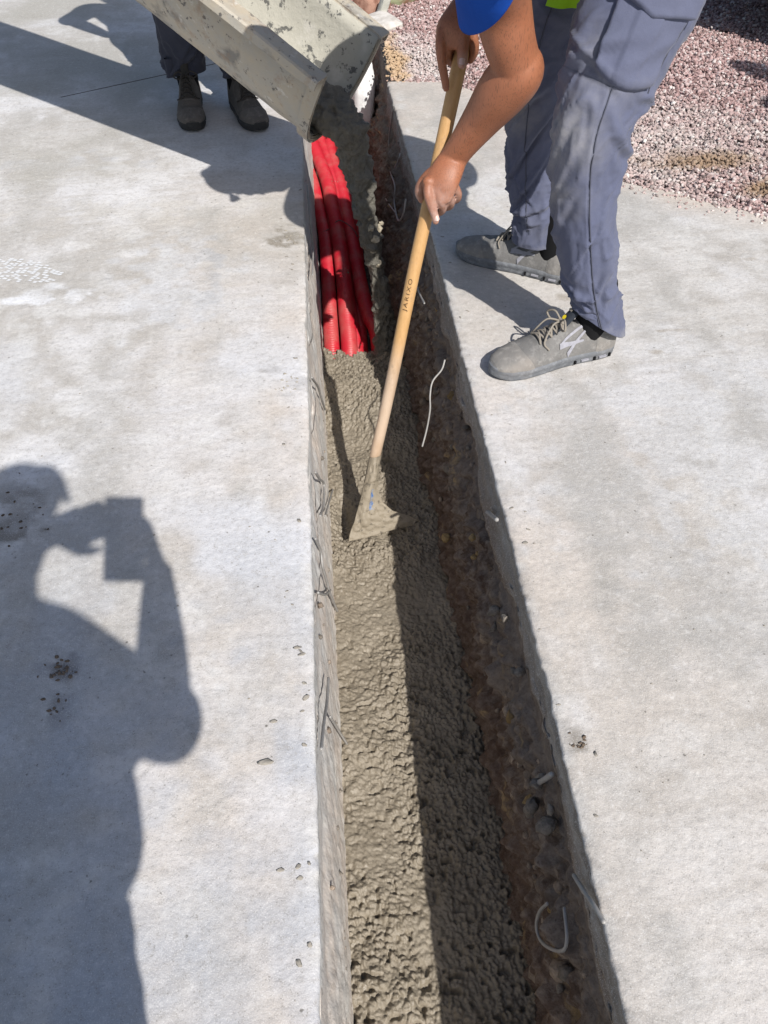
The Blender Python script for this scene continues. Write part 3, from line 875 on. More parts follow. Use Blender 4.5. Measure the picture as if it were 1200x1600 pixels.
tag(bpy.data.objects['poured_concrete'], 'dark lumpy stream of fresh concrete falling from the chute lip', 'concrete stream')
# heap where it lands, on the right of the conduits
hx, hy = np.meshgrid(np.linspace(0.06, 0.30, 90), np.linspace(1.98, 2.95, 260))
x, y = hx.ravel(), hy.ravel()
P = np.stack([x, y, x * 0], 1)
z = -0.70 + 0.225 * np.exp(-(((x - 0.235) / 0.06) ** 2 + ((y - 2.30) / 0.26) ** 2)) + 0.02 * fbm(P * 14, 3, 3) + 0.9 * blobs(P[:, :2], 0.024, 61) + 0.7 * blobs(P[:, :2], 0.012, 63)
put('concrete_heap', mesh_np('concrete_heap', np.stack([x, y, z], 1), grid_faces(260, 90)), None, M_WET, True)
tag(bpy.data.objects['concrete_heap'], 'heap of wet concrete where the stream lands beside the conduits', 'concrete heap')
# crumbs of concrete spilled on the conduits under the lip
cr = Parts()
def lump_arrays(i, loc, sc):
    me = STONES[i % 8]
    vv = np.zeros(len(me.vertices) * 3); me.vertices.foreach_get('co', vv); vv = vv.reshape(-1, 3)
    a = i * 1.7; rz = np.array([(math.cos(a), -math.sin(a), 0), (math.sin(a), math.cos(a), 0), (0, 0, 1)])
    f3 = [list(p.vertices) for p in me.polygons if len(p.vertices) == 3]; f4 = [list(p.vertices) for p in me.polygons if len(p.vertices) == 4]
    return (vv * np.array(sc)) @ rz.T + np.array(loc), [np.array(f3), np.array(f4)]
rng = np.random.RandomState(8)
for j, (px, r) in enumerate([((-0.0247, 4.0639, -0.4401), 0.016), ((-0.0097, 4.0105, -0.4413), 0.012), ((0.0183, 3.9788, -0.4420), 0.014), ((0.0387, 3.9192, -0.4434), 0.010), ((0.0401, 3.4313, -0.4547), 0.006), ((0.0675, 2.7427, -0.4920), 0.005), ((0.0789, 2.7165, -0.4938), 0.004), ((0.0477, 3.9987, -0.4416), 0.008)]):
    for _ in range(5):
        q = rng.normal(0, r * 0.8, 3)
        cr.add(*lump_arrays(rng.randint(8), (px[0] + q[0], px[1] + q[1] * 2, px[2] + 0.052 + 0.3 * abs(q[2])), (r * rng.uniform(0.3, 0.8),) * 3))
tag(cr.build('concrete_crumbs', M_WET, None, True), 'beige crumbs of spilled concrete on the red conduits under the chute lip', 'crumbs', kind='stuff')
# concrete lumps right of the conduits, sunlight painted in as a paler colour
k = NT('dry_mortar', 0.9, 0.2); c = k.mix(k.noise(50, 5, 0.6, k.world()), (0.30, 0.26, 0.19), (0.42, 0.37, 0.28)); k.color(c); k.bump(k.noise(160, 4, 0.6, k.world()), 0.6, 0.005); M_SUNLIT = k.m
LUMPS = []
for s in range(4):
    me = stone_mesh(40 + s)
    me.polygons.foreach_set('use_smooth', [False] * len(me.polygons))
    vv = np.zeros(len(me.vertices) * 3); me.vertices.foreach_get('co', vv); vv = vv.reshape(-1, 3)
    vv *= 1 + 0.55 * vnoise(vv * 2.3, s)[:, None]
    me.vertices.foreach_set('co', vv.ravel()); me.materials.append(M_SUNLIT); LUMPS.append(me)
for i, (p, r) in enumerate([((0.1428, 2.3319, -0.0235), 0.012), ((0.1459, 2.3235, -0.0579), 0.015), ((0.1560, 2.3266, -0.0950), 0.018), ((0.1730, 2.3577, -0.0790), 0.013), ((0.1515, 2.3271, -0.1354), 0.013), ((0.1829, 2.3773, -0.0741), 0.010), ((0.1681, 2.3281, -0.1873), 0.014), ((0.1706, 2.3356, -0.2344), 0.011), ((0.1569, 2.3305, -0.2671), 0.010)]):
    o = put('mortar_lump', LUMPS[i % 4]); o.location = p; o.scale = (r * 0.9, r * 1.0, r * 1.5); o.rotation_euler = (i * 1.1, i * 0.7, i * 2.1)
    tag(o, ['topmost pale mortar lump beside the falling concrete', 'second pale lump down beside the falling concrete', 'largest pale lump, midway down the falling concrete', 'pale lump standing out to the right of the largest one', 'pale lump tucked just under the largest one',
            'pale lump farthest right, against the dark earth', 'long pale lump above the lowest pair', 'upper lump of the lowest pair by the conduits', 'lowest pale lump beside the falling concrete'][i], 'mortar lump', 'pale lumps beside the conduits')

# ------------------------------------------------------------------ shovel
H_TOP = np.array((0.3147, 1.8190, 0.6055)); H_LOW = np.array((0.0981, 1.5241, -0.2998))
k = NT('ash_handle', 0.5, 0.4)
co = k.world()
g = k.noise(30, 5, 0.6, k.mapping(co, (6, 6, 0.6), (0.0, 0.2, 0)))
c = k.mix(g, (0.40, 0.225, 0.085), (0.57, 0.35, 0.155))
c = k.mix(k.ramp(k.noise(90, 3, 0.6, k.mapping(co, (4, 4, 0.5))), [(0.60, 0.0), (0.75, 0.6)]), c, (0.34, 0.17, 0.06))
z = k.sep(co)[2]
dust = k.math('DIVIDE', k.math('SUBTRACT', k.math('ADD', -0.02, k.math('MULTIPLY', k.noise(16, 4, 0.6, co), 0.10)), z), 0.12, clamp=True)
c = k.mix(k.math('MULTIPLY', dust, 0.72), c, (0.52, 0.43, 0.35))
c = k.mix(k.ramp(k.noise(24, 5, 0.7, k.mapping(co, (1, 1, 1), (0, 0, 0), (3, 0, 0))), [(0.60, 0.0), (0.70, 0.55)]), c, (0.26, 0.20, 0.15))
c = k.mix(k.ramp(k.noise(7, 4, 0.6, k.mapping(co, (3, 3, 1))), [(0.45, 0.0), (0.7, 0.45)]), c, (0.30, 0.17, 0.075))
k.color(c); k.bump(g, 0.25, 0.003); M_ASH = k.m
shovel = empty('shovel', (0.1007, 1.4357, -0.5300), 'long-handled shovel with a wooden shaft, its blade caked in wet concrete', 'shovel')
hp = H_LOW[None] * (1 - np.linspace(0, 1, 40))[:, None] + H_TOP[None] * np.linspace(0, 1, 40)[:, None]
hp[:, 0] += 0.0015 * np.sin(np.linspace(0, 9, 40))
handle = Parts().tube(hp, np.interp(np.linspace(0, 1, 40), [0, 0.3, 0.7, 1], [0.0150, 0.0158, 0.0160, 0.0165]), 22).build('handle', M_ASH, shovel, True)
# blade and socket
S0 = H_LOW; HD = (H_TOP - H_LOW) / np.linalg.norm(H_TOP - H_LOW)
B0 = np.array((0.0477, 1.3978, -0.4920))
BL, BR_ = np.array((0.0085, 1.4121, -0.5050)), np.array((0.2175, 1.4499, -0.4900))
Wd = (BR_ - BL); Wd = Wd / np.linalg.norm(Wd)
k = NT('caked_blade', 0.6, 0.4)
co = k.world()
c = k.mix(k.noise(20, 5, 0.6, co), (0.225, 0.192, 0.142), (0.29, 0.25, 0.19))
c = k.mix(k.ramp(k.noise(55, 4, 0.65, co), [(0.58, 0.0), (0.66, 0.8)]), c, (0.09, 0.078, 0.06))
k.color(c); k.bump(k.noise(90, 5, 0.6, co), 0.5, 0.006)
M_BLADE = k.m
nu, nv = 60, 70
vv = []
for side in (0, 1):
    for j in range(nv):
        q = j / (nv - 1)
        cen = S0 * (1 - q) + B0 * q
        hw_l = np.interp(q, [0, 0.25, 0.5, 0.75, 0.93, 1.0], [0.016, 0.018, 0.022, 0.029, 0.037, 0.036])
        hw_r = np.interp(q, [0, 0.25, 0.45, 0.6, 0.75, 0.86, 0.94, 1.0], [0.016, 0.019, 0.028, 0.045, 0.082, 0.132, 0.160, 0.150])
        fw = np.cross(Wd, (B0 - S0)); fw /= np.linalg.norm(fw)
        if fw[1] > 0: fw = -fw                      # toward the near side
        for i in range(nu):
            u = i / (nu - 1) * 2 - 1
            wv = (hw_r if u > 0 else hw_l) * u
            drop = -0.020 * (1 - u * u) * (q > 0.9) * (q - 0.9) / 0.1
            cup = (0.016 * (1 - u * u)) * np.interp(q, [0, 0.3, 0.6, 1], [1, 1, 0.75, 0.2])
            th = (0.0 if side else 0.004) + (0.004 if q < 0.3 else 0)
            vv.append(cen + Wd * wv + (B0 - S0) * (-drop) * 0 + fw * (cup + (th if side == 0 else -th)))
vv = np.array(vv)
front = vv[:nu * nv]
lump = 0.003 * fbm(front * 30, 5, 3) - 0.006 * np.maximum(0, vnoise(front * 70, 19) - 0.35) + 0.55 * np.clip(0.25 + 1.4 * vnoise(front * 16, 23), 0, 1.2) * blobs(np.stack([front @ Wd, front[:, 2] * 1.0 + front[:, 1]], 1), 0.022, 91) * np.repeat(np.interp(np.linspace(0, 1, nv), [0, 0.35, 0.7, 1], [0.1, 0.5, 1.0, 1.1]), nu)
vv[:nu * nv] += fw * lump[:, None]
fg = grid_faces(nv, nu)
rim = []
for j in range(nv - 1):
    for i_ in (0, nu - 1):
        a = j * nu + i_; b = a + nu
        rim.append((a, b, b + nu * nv, a + nu * nv))
for i in range(nu - 1):
    a = (nv - 1) * nu + i
    rim.append((a, a + 1, a + 1 + nu * nv, a + nu * nv))
blade = Parts().add(vv, [fg, fg[:, ::-1] + nu * nv, np.array(rim)]).build('blade', M_BLADE, shovel, True)
k = NT('blue_paint', 0.6, 0.4); c = k.mix(k.ramp(k.noise(120, 4, 0.7, k.world()), [(0.45, 0.0), (0.6, 1.0)]), (0.05, 0.13, 0.32), (0.27, 0.26, 0.24)); k.color(c)
stp = []
for j_ in np.linspace(0.40, 0.66, 16):
    jj = int(j_ * (nv - 1)); i0 = int(nu * (0.55 + 0.05 * (j_ - 0.4))) ; stp.append((vv[jj * nu + i0] + fw * 0.0016, vv[jj * nu + i0 + 6 + int(3 * math.sin(jj))] + fw * 0.0016))
stv = [p for pr in stp for p in pr]
Parts().add(np.array(stv), np.array([(2 * i, 2 * i + 1, 2 * i + 3, 2 * i + 2) for i in range(15)])).build('paint_streak', k.m, blade, False)
# stamped name on the shaft, wrapped round the wood
tc = bpy.data.curves.new('stamp', 'FONT'); tc.body = 'JARIXO'; tc.size = 0.0145; tc.space_character = 1.35
to = bpy.data.objects.new('stamp', tc); COL.objects.link(to)
bpy.context.view_layer.update()
tm = bpy.data.meshes.new_from_object(to.evaluated_get(bpy.context.evaluated_depsgraph_get()))
bpy.data.objects.remove(to)
bm = bmesh.new(); bm.from_mesh(tm)
bmesh.ops.triangulate(bm, faces=bm.faces); bmesh.ops.subdivide_edges(bm, edges=bm.edges[:], cuts=2)
bm.to_mesh(tm); bm.free()
tv = np.zeros(len(tm.vertices) * 3); tm.vertices.foreach_get('co', tv); tv = tv.reshape(-1, 3)
Ltx = tv[:, 0].max()
T0 = np.array((0.1763, 1.6393, 0.0809)); tpar = np.dot(T0 - H_LOW, HD)
toc = np.array([0, 0, CAM_H]) - (H_LOW + HD * tpar); toc -= HD * np.dot(toc, HD); toc /= np.linalg.norm(toc)
sidev = np.cross(HD, toc)
if sidev[0] < 0: sidev = -sidev          # to the right of the shaft
rr = 0.0168
ang = (tv[:, 1] - 0.006) / rr
ang = -0.35 - ang
tw = H_LOW + HD * (tpar + tv[:, :1] * 0.078 / Ltx) + (toc * np.cos(ang)[:, None] + sidev * np.sin(ang)[:, None]) * rr
tm.vertices.foreach_set('co', tw.astype(np.float32).ravel())
k = NT('stamp_ink', 0.7, 0.2); k.color((0.055, 0.03, 0.015))
put('stamped_lettering', tm, handle, k.m)

# ------------------------------------------------------------------ wires sticking out of the cut slabs and banks
k = NT('galvanised_wire', 0.5, 0.5); k.color(k.mix(k.noise(60, 3, 0.6, k.world()), (0.22, 0.21, 0.20), (0.40, 0.39, 0.37))); M_WIRE = k.m
def wire(pts, r, label):
    o = Parts().tube(smooth_path(pts, 36), r, 6).build('bent_wire', M_WIRE, None, True)
    tag(o, label, 'wire', 'broken reinforcement wires')
wire([(-0.0540, 1.2208, -0.0519), (-0.0492, 1.2837, -0.1356), (-0.0427, 1.3753, -0.2488), (-0.0450, 1.2655, -0.2094), (-0.0500, 1.1525, -0.1208)], 0.0032, 'bent wire loop in the left trench side, level with the shovel blade')
wire([(-0.0244, 1.5987, -0.5000), (-0.0348, 1.4389, -0.3843), (-0.0426, 1.2676, -0.2488)], 0.0026, 'short straight wire leaning beside the looped one on the left side')
wire([(-0.0562, 0.9956, -0.0149), (-0.0507, 1.0392, -0.1085), (-0.0489, 1.0248, -0.1405), (-0.0436, 1.0507, -0.2316), (-0.0403, 1.0656, -0.2882), (-0.0283, 1.1576, -0.4975)], 0.003, 'long kinked wire on the left side, just below the shovel')
wire([(-0.0551, 0.8779, -0.0346), (-0.0468, 0.9757, -0.1750), (-0.0392, 1.0856, -0.3079)], 0.003, 'stub of wire crossing the kinked one on the left side')
wire([(-0.0466, 0.7770, -0.1799), (-0.0490, 0.7059, -0.1380), (-0.0531, 0.6260, -0.0691), (-0.0560, 0.5542, -0.0149)], 0.0032, 'slanting wire in the left side, upper arm of a fork')
wire([(-0.0460, 0.7015, -0.1922), (-0.0346, 0.7672, -0.3867), (-0.0210, 0.7926, -0.5000)], 0.0028, 'short lower arm of the forked wire in the left side')
wire([(-0.0555, 1.5244, -0.0248), (-0.0463, 1.6912, -0.1873), (-0.0401, 1.7648, -0.2932), (-0.0343, 1.8412, -0.3941)], 0.0032, 'wire curling out of the left side near the conduit ends')
wire([(-0.0539, 2.6247, -0.0519), (-0.0509, 2.5032, -0.1060), (-0.0465, 2.4241, -0.1799), (-0.0496, 2.1731, -0.1282)], 0.003, 'thin wire hanging down the left side beside the conduits')
wire([(0.2900, 3.1427, 0.0105), (0.2850, 3.2779, -0.1625), (0.2800, 3.1830, -0.2451), (0.2700, 2.8451, -0.1649), (0.2650, 2.8112, -0.2104), (0.2600, 2.6051, -0.1794), (0.2620, 2.4554, -0.0835), (0.2680, 2.4413, -0.0264)], 0.0030, 'tangled pale wire hanging on the dark earth side beside the chute')
wire([(0.2650, 3.2589, -0.4053), (0.2600, 2.9174, -0.2793), (0.2600, 2.7038, -0.1998)], 0.0026, 'short twig of wire beside the tangled one')
wire([(0.2750, 2.9054, -0.1241), (0.2800, 2.8139, -0.0521), (0.2850, 2.8200, -0.0365)], 0.0024, 'tiny hooked wire above the tangled one')
wire([(0.2889, 1.6197, -0.0639), (0.2791, 1.6020, -0.0807), (0.2529, 1.5739, -0.0946), (0.2441, 1.5476, -0.1191), (0.2432, 1.5284, -0.1501), (0.2342, 1.5071, -0.1970), (0.2209, 1.4819, -0.2344)], 0.0024, 'long pale wire dangling free in front of the dark earth side')
wire([(0.2750, 2.1393, -0.1572), (0.2720, 2.0323, -0.1248), (0.2700, 1.9131, -0.0798)], 0.003, 'short straight wire just right of the shovel handle')
wire([(0.2950, 0.3492, -0.2073), (0.2900, 0.3502, -0.2566), (0.2880, 0.3388, -0.2963), (0.2900, 0.3152, -0.2927), (0.2930, 0.2892, -0.2340), (0.2980, 0.2740, -0.1763), (0.3000, 0.2832, -0.1413), (0.3050, 0.3222, -0.1386)], 0.0030, 'wire ring half buried in the right earth side')
wire([(0.3120, 0.3468, -0.0621), (0.3120, 0.3158, -0.0288), (0.3140, 0.2886, -0.0014), (0.3180, 0.2647, 0.0121)], 0.0034, 'straight steel rod lying along the right slab edge near the ring')
wire([(0.3080, 0.5305, -0.1676), (0.3100, 0.5136, -0.1095), (0.3140, 0.5027, -0.0624)], 0.0050, 'dark stub of bar across the grey stone under the right slab')
wire([(0.3100, 1.0865, -0.0676), (0.3080, 1.0422, -0.0307), (0.3060, 1.0005, 0.0043)], 0.0050, 'dark bar end poking from under the right slab near the shovel')

# ------------------------------------------------------------------ people
def cloth_mat(name, c, weave=900, var=0.16, dust=None, rough=0.9):
    k = NT(name, rough, 0.15)
    co = k.world()
    a = k.mix(k.noise(8, 4, 0.6, co), tuple(v * (1 - var) for v in c), tuple(v * (1 + var) for v in c))
    a = k.mix(k.ramp(k.noise(weave, 1, 0.5, co), [(0.35, 0.25), (0.6, 0.0)]), a, tuple(v * 0.55 for v in c))
    if dust:
        col, z0, z1 = dust
        z = k.sep(co)[2]
        d = k.math('DIVIDE', k.math('SUBTRACT', k.math('ADD', z0, k.math('MULTIPLY', k.noise(18, 5, 0.7, co), z1)), z), 0.10, clamp=True)
        a = k.mix(k.math('MULTIPLY', d, 0.55), a, col)
        a = k.mix(k.math('MULTIPLY', k.attr('wear')['Fac'], k.ramp(k.noise(26, 5, 0.7, co), [(0.3, 0.25), (0.65, 0.9)])), a, col)
        a = k.mix(k.ramp(k.noise(5, 5, 0.65, k.mapping(co, (1, 1, 1), (0, 0, 0), (2, 1, 5))), [(0.52, 0.0), (0.78, 0.16)]), a, col)
    k.color(a)
    k.bump(k.noise(34, 4, 0.6, co), 0.22, 0.008)
    if c[2] < 0.3: k.b.inputs['Sheen Weight'].default_value = 0.12
    return k.m
M_GREY = cloth_mat('slate_work_cloth', (0.098, 0.109, 0.168), dust=((0.34, 0.33, 0.32), 0.02, 0.16))
M_GREY2 = cloth_mat('slate_work_cloth_patch', (0.104, 0.114, 0.170), dust=((0.34, 0.33, 0.32), 0.05, 0.2))
M_NAVY = cloth_mat('navy_work_cloth', (0.045, 0.048, 0.066), dust=((0.15, 0.14, 0.13), 0.0, 0.16))
M_BLUE = cloth_mat('blue_jersey', (0.008, 0.065, 0.36), weave=1400)
M_VEST = cloth_mat('high_visibility_green', (0.32, 0.62, 0.02), weave=1200)
M_SHIRT = cloth_mat('grey_shirt', (0.20, 0.21, 0.23))
M_SEAM = simple('seam_thread', (0.075, 0.08, 0.105), 0.9, 0.1)
M_BLACK = simple('black_knit', (0.012, 0.012, 0.013), 0.95, 0.1, bump=0.3)
M_HAIR = simple('dark_hair', (0.03, 0.02, 0.014), 0.7, 0.3)
def skin_mat():
    k = NT('tanned_skin', 0.5, 0.4)
    co = k.world()
    a = k.mix(k.noise(13, 5, 0.6, co), (0.24, 0.088, 0.043), (0.365, 0.148, 0.08))
    a = k.mix(k.ramp(k.noise(55, 4, 0.65, co), [(0.55, 0.0), (0.75, 0.4)]), a, (0.24, 0.075, 0.04))
    hairs = k.noise(60, 3, 0.6, k.mapping(co, (9, 9, 1.4), (0.4, 0.5, 0)))
    a = k.mix(k.ramp(hairs, [(0.54, 0.0), (0.64, 0.55)]), a, (0.09, 0.045, 0.026))
    dust = k.attr('dust')['Fac']
    a = k.mix(k.math('MULTIPLY', dust, k.ramp(k.noise(70, 4, 0.65, co), [(0.35, 0.35), (0.6, 0.8)])), a, (0.43, 0.29, 0.245))
    k.color(a)
    k.b.inputs['Subsurface Weight'].default_value = 0.06
    k.b.inputs['Subsurface Radius'].default_value = (0.012, 0.005, 0.003)
    k.bump(k.noise(260, 3, 0.6, co), 0.22, 0.002)
    return k.m
M_SKIN = skin_mat()

def remeshed(parts, name, voxel, smooth_n=3):
    """one continuous surface out of overlapping shapes"""
    tmp = put('tmp', parts.mesh('tmp'))
    m = tmp.modifiers.new('r', 'REMESH'); m.mode = 'VOXEL'; m.voxel_size = voxel
    s = tmp.modifiers.new('s', 'SMOOTH'); s.factor = 0.5; s.iterations = smooth_n
    bpy.context.view_layer.update()
    me = bpy.data.meshes.new_from_object(tmp.evaluated_get(bpy.context.evaluated_depsgraph_get()))
    bpy.data.objects.remove(tmp)
    me.name = name
    me.polygons.foreach_set('use_smooth', [True] * len(me.polygons))
    return me

def coords(me):
    v = np.zeros(len(me.vertices) * 3); me.vertices.foreach_get('co', v)
    return v.reshape(-1, 3)

def limb(parts, pts, rad, n=24, seg=28, ref=(0.05, -1, 0.1)):
    P = smooth_path(pts, n)
    r = np.asarray(rad, float)
    if r.ndim == 1: r = np.stack([r, r], 1)
    parts.tube(P, smooth_path(r, n), seg, ref)

def head_shapes(parts, neck, cen, up, face):
    up, face = Vector(up).normalized(), Vector(face)
    face = (face - up * face.dot(up)).normalized()
    side = up.cross(face)
    def q(a, b, c): return tuple(Vector(cen) + side * a + face * b + up * c)
    limb(parts, [neck, q(0, -0.015, -0.09), q(0, 0.0, -0.05)], [0.062, 0.056, 0.052], 10, 24)
    limb(parts, [q(0, 0.035, -0.115), q(0, 0.02, -0.075), q(0, 0.005, -0.02), q(0, -0.005, 0.04), q(0, -0.01, 0.085), q(0, -0.01, 0.105)],
         [(0.028, 0.030), (0.056, 0.066), (0.071, 0.088), (0.075, 0.095), (0.058, 0.074), (0.028, 0.035)], 22, 32, tuple(side))
    limb(parts, [q(0, 0.083, 0.015), q(0, 0.100, -0.015), q(0, 0.102, -0.032)], [0.008, 0.011, 0.014], 8, 12)      # nose
    limb(parts, [q(-0.03, 0.078, 0.028), q(0.03, 0.078, 0.028)], [0.011, 0.011], 6, 10)                             # brow
    limb(parts, [q(-0.02, 0.079, -0.068), q(0.02, 0.079, -0.068)], [0.008, 0.008], 6, 10)                           # lips
    for s in (-1, 1):
        limb(parts, [q(s * 0.074, -0.012, 0.02), q(s * 0.081, -0.018, 0.0), q(s * 0.074, -0.010, -0.028)], [(0.006, 0.014), (0.008, 0.018), (0.006, 0.011)], 8, 12, tuple(face))
        limb(parts, [q(s * 0.030, 0.078, 0.008), q(s * 0.030, 0.080, 0.006)], [0.012, 0.012], 4, 12)                # eyes
    return q

def simple_hand(parts, wrist, d, nrm, curl=0.5, scale=1.0):
    """palm, four unequal bent fingers and a thumb from the side of the palm"""
    d = np.array(d, float); d /= np.linalg.norm(d)
    nrm = np.array(nrm, float); nrm -= d * nrm.dot(d); nrm /= np.linalg.norm(nrm)
    s = np.cross(d, nrm); w = np.array(wrist, float)
    limb(parts, [w, w + d * 0.045 * scale, w + d * 0.09 * scale], [(0.026, 0.02), (0.040, 0.015), (0.042, 0.012)], 10, 20, tuple(s))
    for k_, (o, L) in enumerate([(-0.030, 0.072), (-0.010, 0.082), (0.010, 0.076), (0.030, 0.060)]):
        p = w + d * 0.088 * scale + s * o; pts = [p]; a = 0
        for seg_ in (0.42, 0.32, 0.26):
            a += curl * 1.1
            p = p + (d * math.cos(a) + nrm * math.sin(a)) * L * seg_ * scale
            pts.append(p)
        limb(parts, pts, [0.0095, 0.009, 0.0085, 0.007], 10, 12)
    t0 = w + d * 0.03 * scale - s * 0.03
    limb(parts, [t0, t0 + d * 0.025 - s * 0.022 + nrm * 0.01, t0 + d * 0.055 - s * 0.026 + nrm * 0.024], [0.013, 0.0115, 0.009], 10, 12)

def torso(parts, pel, waist, chest, neck, across, infl=0.0):
    limb(parts, [pel, waist, chest, neck], [(0.165 + infl, 0.115 + infl), (0.150 + infl, 0.105 + infl), (0.175 + infl, 0.120 + infl), (0.085 + infl, 0.07 + infl)], 30, 40, across)

def cap(root, q, mat):
    """baseball cap with a curved peak"""
    p = Parts()
    rows = []
    for j in range(9):
        a = j / 8 * math.pi / 2
        for i in range(28):
            b = 2 * math.pi * i / 28
            rows.append(q(0.086 * math.cos(a) * math.cos(b), -0.004 + 0.106 * math.cos(a) * math.sin(b), 0.035 + 0.088 * math.sin(a)))
    p.add(rows, grid_faces(9, 28, True))
    pk = []
    for lay in (0, 1):
        for j in range(6):
            for i in range(13):
                u = i / 12 * 2 - 1
                rr = 0.088 + 0.075 * (j / 5) * math.cos(u * 1.2)
                pk.append(q(0.078 * u * (1 + 0.1 * j / 5), 0.0 + rr * math.sqrt(max(0.0, 1 - 0.62 * u * u)), 0.036 - 0.02 * u * u - 0.012 * j / 5 - 0.004 * lay))
    p.add(pk, [grid_faces(6, 13), grid_faces(6, 13)[:, ::-1] + 78])
    p.build('cap', mat, root, True)

# ---- trousers
class Leg:
    """a trouser leg: fine grid of cloth with folds"""
    def __init__(self, pts, rad, ref, seed, amp=0.006, rings=260, seg=96, folds=(), tilt=0.0):
        P = smooth_path(pts, rings); Rr = smooth_path(np.asarray(rad, float), rings)
        t, s, b = frames(P, ref)
        a = np.linspace(0, 2 * np.pi, seg, endpoint=False)
        L = np.concatenate([[0], np.cumsum(np.linalg.norm(np.diff(P, axis=0), axis=1))])
        n = s[:, None] * np.cos(a)[None, :, None] + b[:, None] * np.sin(a)[None, :, None]
        A, S = np.meshgrid(a, L)
        rr = Rr[:, :1] * 1.0
        base = P[:, None] + s[:, None] * (Rr[:, :1] * np.cos(a))[..., None] + b[:, None] * (Rr[:, 1:] * np.sin(a))[..., None]
        q = np.stack([np.cos(A).ravel() * 1.1, np.sin(A).ravel() * 1.1, (S.ravel() + 0.05 * np.sin(A.ravel() + seed)) * 11], 1)
        w = q + 0.35 * np.stack([vnoise(q * 1.3, seed + 3), vnoise(q * 1.3, seed + 4), vnoise(q * 1.3, seed + 5)], 1)
        rid = np.maximum(0, 1 - np.abs(fbm(w, seed, 2)) * 1.5) ** 1.6
        env = np.interp(L / L[-1], [0, 0.3, 0.48, 0.62, 0.8, 0.93, 1.0], [0.8, 0.7, 1.1, 0.7, 0.8, 1.5, 0.5])[:, None]
        rid2 = np.maximum(0, 1 - np.abs(fbm(w * 2.3 + 5, seed + 21, 2)) * 1.8) ** 2
        d = amp * env * (rid.reshape(A.shape) - 0.45) + 0.35 * amp * env * rid2.reshape(A.shape) + amp * 0.9 * vnoise(q * 0.7, seed + 8).reshape(A.shape)
        for s0, a0, slope, la, wd, h in folds:           # hand placed creases: s, angle, slope, angular half length, width, height
            da = (A - a0 + np.pi) % (2 * np.pi) - np.pi
            ds = S - (s0 + slope * da)
            d = d + h * (np.exp(-(ds / wd) ** 2) - 0.7 * np.exp(-((ds - 1.7 * wd) / wd) ** 2)) * np.exp(-(da / la) ** 4)
        self.V = base + n * d[..., None]
        if tilt:      # the hem rides up over the front of the shoe
            e = np.clip((L - L[-1] + 0.22) / 0.22, 0, 1)[:, None] ** 2
            self.V = self.V - t[:, None] * (tilt * e * -n[..., 0])[..., None]
        self.N, self.P, self.L, self.a, self.seg, self.t = n, P, L, a, seg, t
    def at(self, s, ang, off=0.0):
        i = np.interp(s, self.L, np.arange(len(self.L))); i0 = int(min(max(math.floor(i), 0), len(self.L) - 2)); f = i - i0
        j = (ang / (2 * np.pi) % 1) * self.seg; j0 = int(j) % self.seg; g = j - int(j); j1 = (j0 + 1) % self.seg
        v = (self.V[i0, j0] * (1 - g) + self.V[i0, j1] * g) * (1 - f) + (self.V[i0 + 1, j0] * (1 - g) + self.V[i0 + 1, j1] * g) * f
        n = self.N[i0, j0] * (1 - g) + self.N[i0, j1] * g
        return v + n * off
    def add_to(self, parts):
        V = self.V; r, sg = V.shape[:2]
        # turn the hem in
        inner = []
        for e, (sh, up) in enumerate([(0.003, -0.002), (0.006, 0.004), (0.007, 0.06)]):
            inner.append(V[-1] - self.N[-1] * sh - self.t[-1] * up)
        allv = np.concatenate([V, np.array(inner)])
        parts.add(allv.reshape(-1, 3), [grid_faces(len(allv), sg, True), np.array([list(range(sg))[::-1]])])
    def patch(self, s0, s1, a0, a1, off, edge, ns=34, na=34, shape=None, bow=0.0):
        """a piece of cloth lying on the leg, standing off by off(u,v)"""
        p = Parts(); v = []
        for lay in (0, 1):
            for i in range(ns):
                for j in range(na):
                    u, w = i / (ns - 1), j / (na - 1)
                    rim = min(1, min(u, 1 - u, w, 1 - w) / edge)
                    o = (off(u, w) if callable(off) else off) * (0.30 + 0.70 * math.sqrt(max(rim, 0)))
                    ss, aa = s0 + (s1 - s0) * u, a0 + (a1 - a0) * w
                    if shape: ss, aa = shape(u, w, ss, aa)
                    v.append(self.at(ss, aa, o if lay == 0 else -0.003))
        m = ns * na
        f = grid_faces(ns, na); rim_f = []
        for i in range(ns - 1):
            for j in (0, na - 1): a = i * na + j; rim_f.append((a, a + na, a + na + m, a + m))
        for j in range(na - 1):
            for i in (0, ns - 1): a = i * na + j; rim_f.append((a, a + 1, a + 1 + m, a + m))
        return p.add(np.array(v), [f, f[:, ::-1] + m, np.array(rim_f)])
    def seam(self, pts, r=0.0016, off=0.0008, n=60):
        pts = np.array(pts, float); u = np.linspace(0, 1, n); x = np.linspace(0, 1, len(pts))
        return [self.at(np.interp(k_, x, pts[:, 0]), np.interp(k_, x, pts[:, 1]), off) for k_ in u], r

def seat(parts, pel, waist, hips, across, infl=0.012):
    up = (Vector(waist) - Vector(pel))
    low = Vector(pel) - up * 0.5
    limb(parts, [tuple(low), pel, waist], [(0.13 + infl, 0.10 + infl), (0.17 + infl, 0.12 + infl), (0.155 + infl, 0.11 + infl)], 14, 40, across)

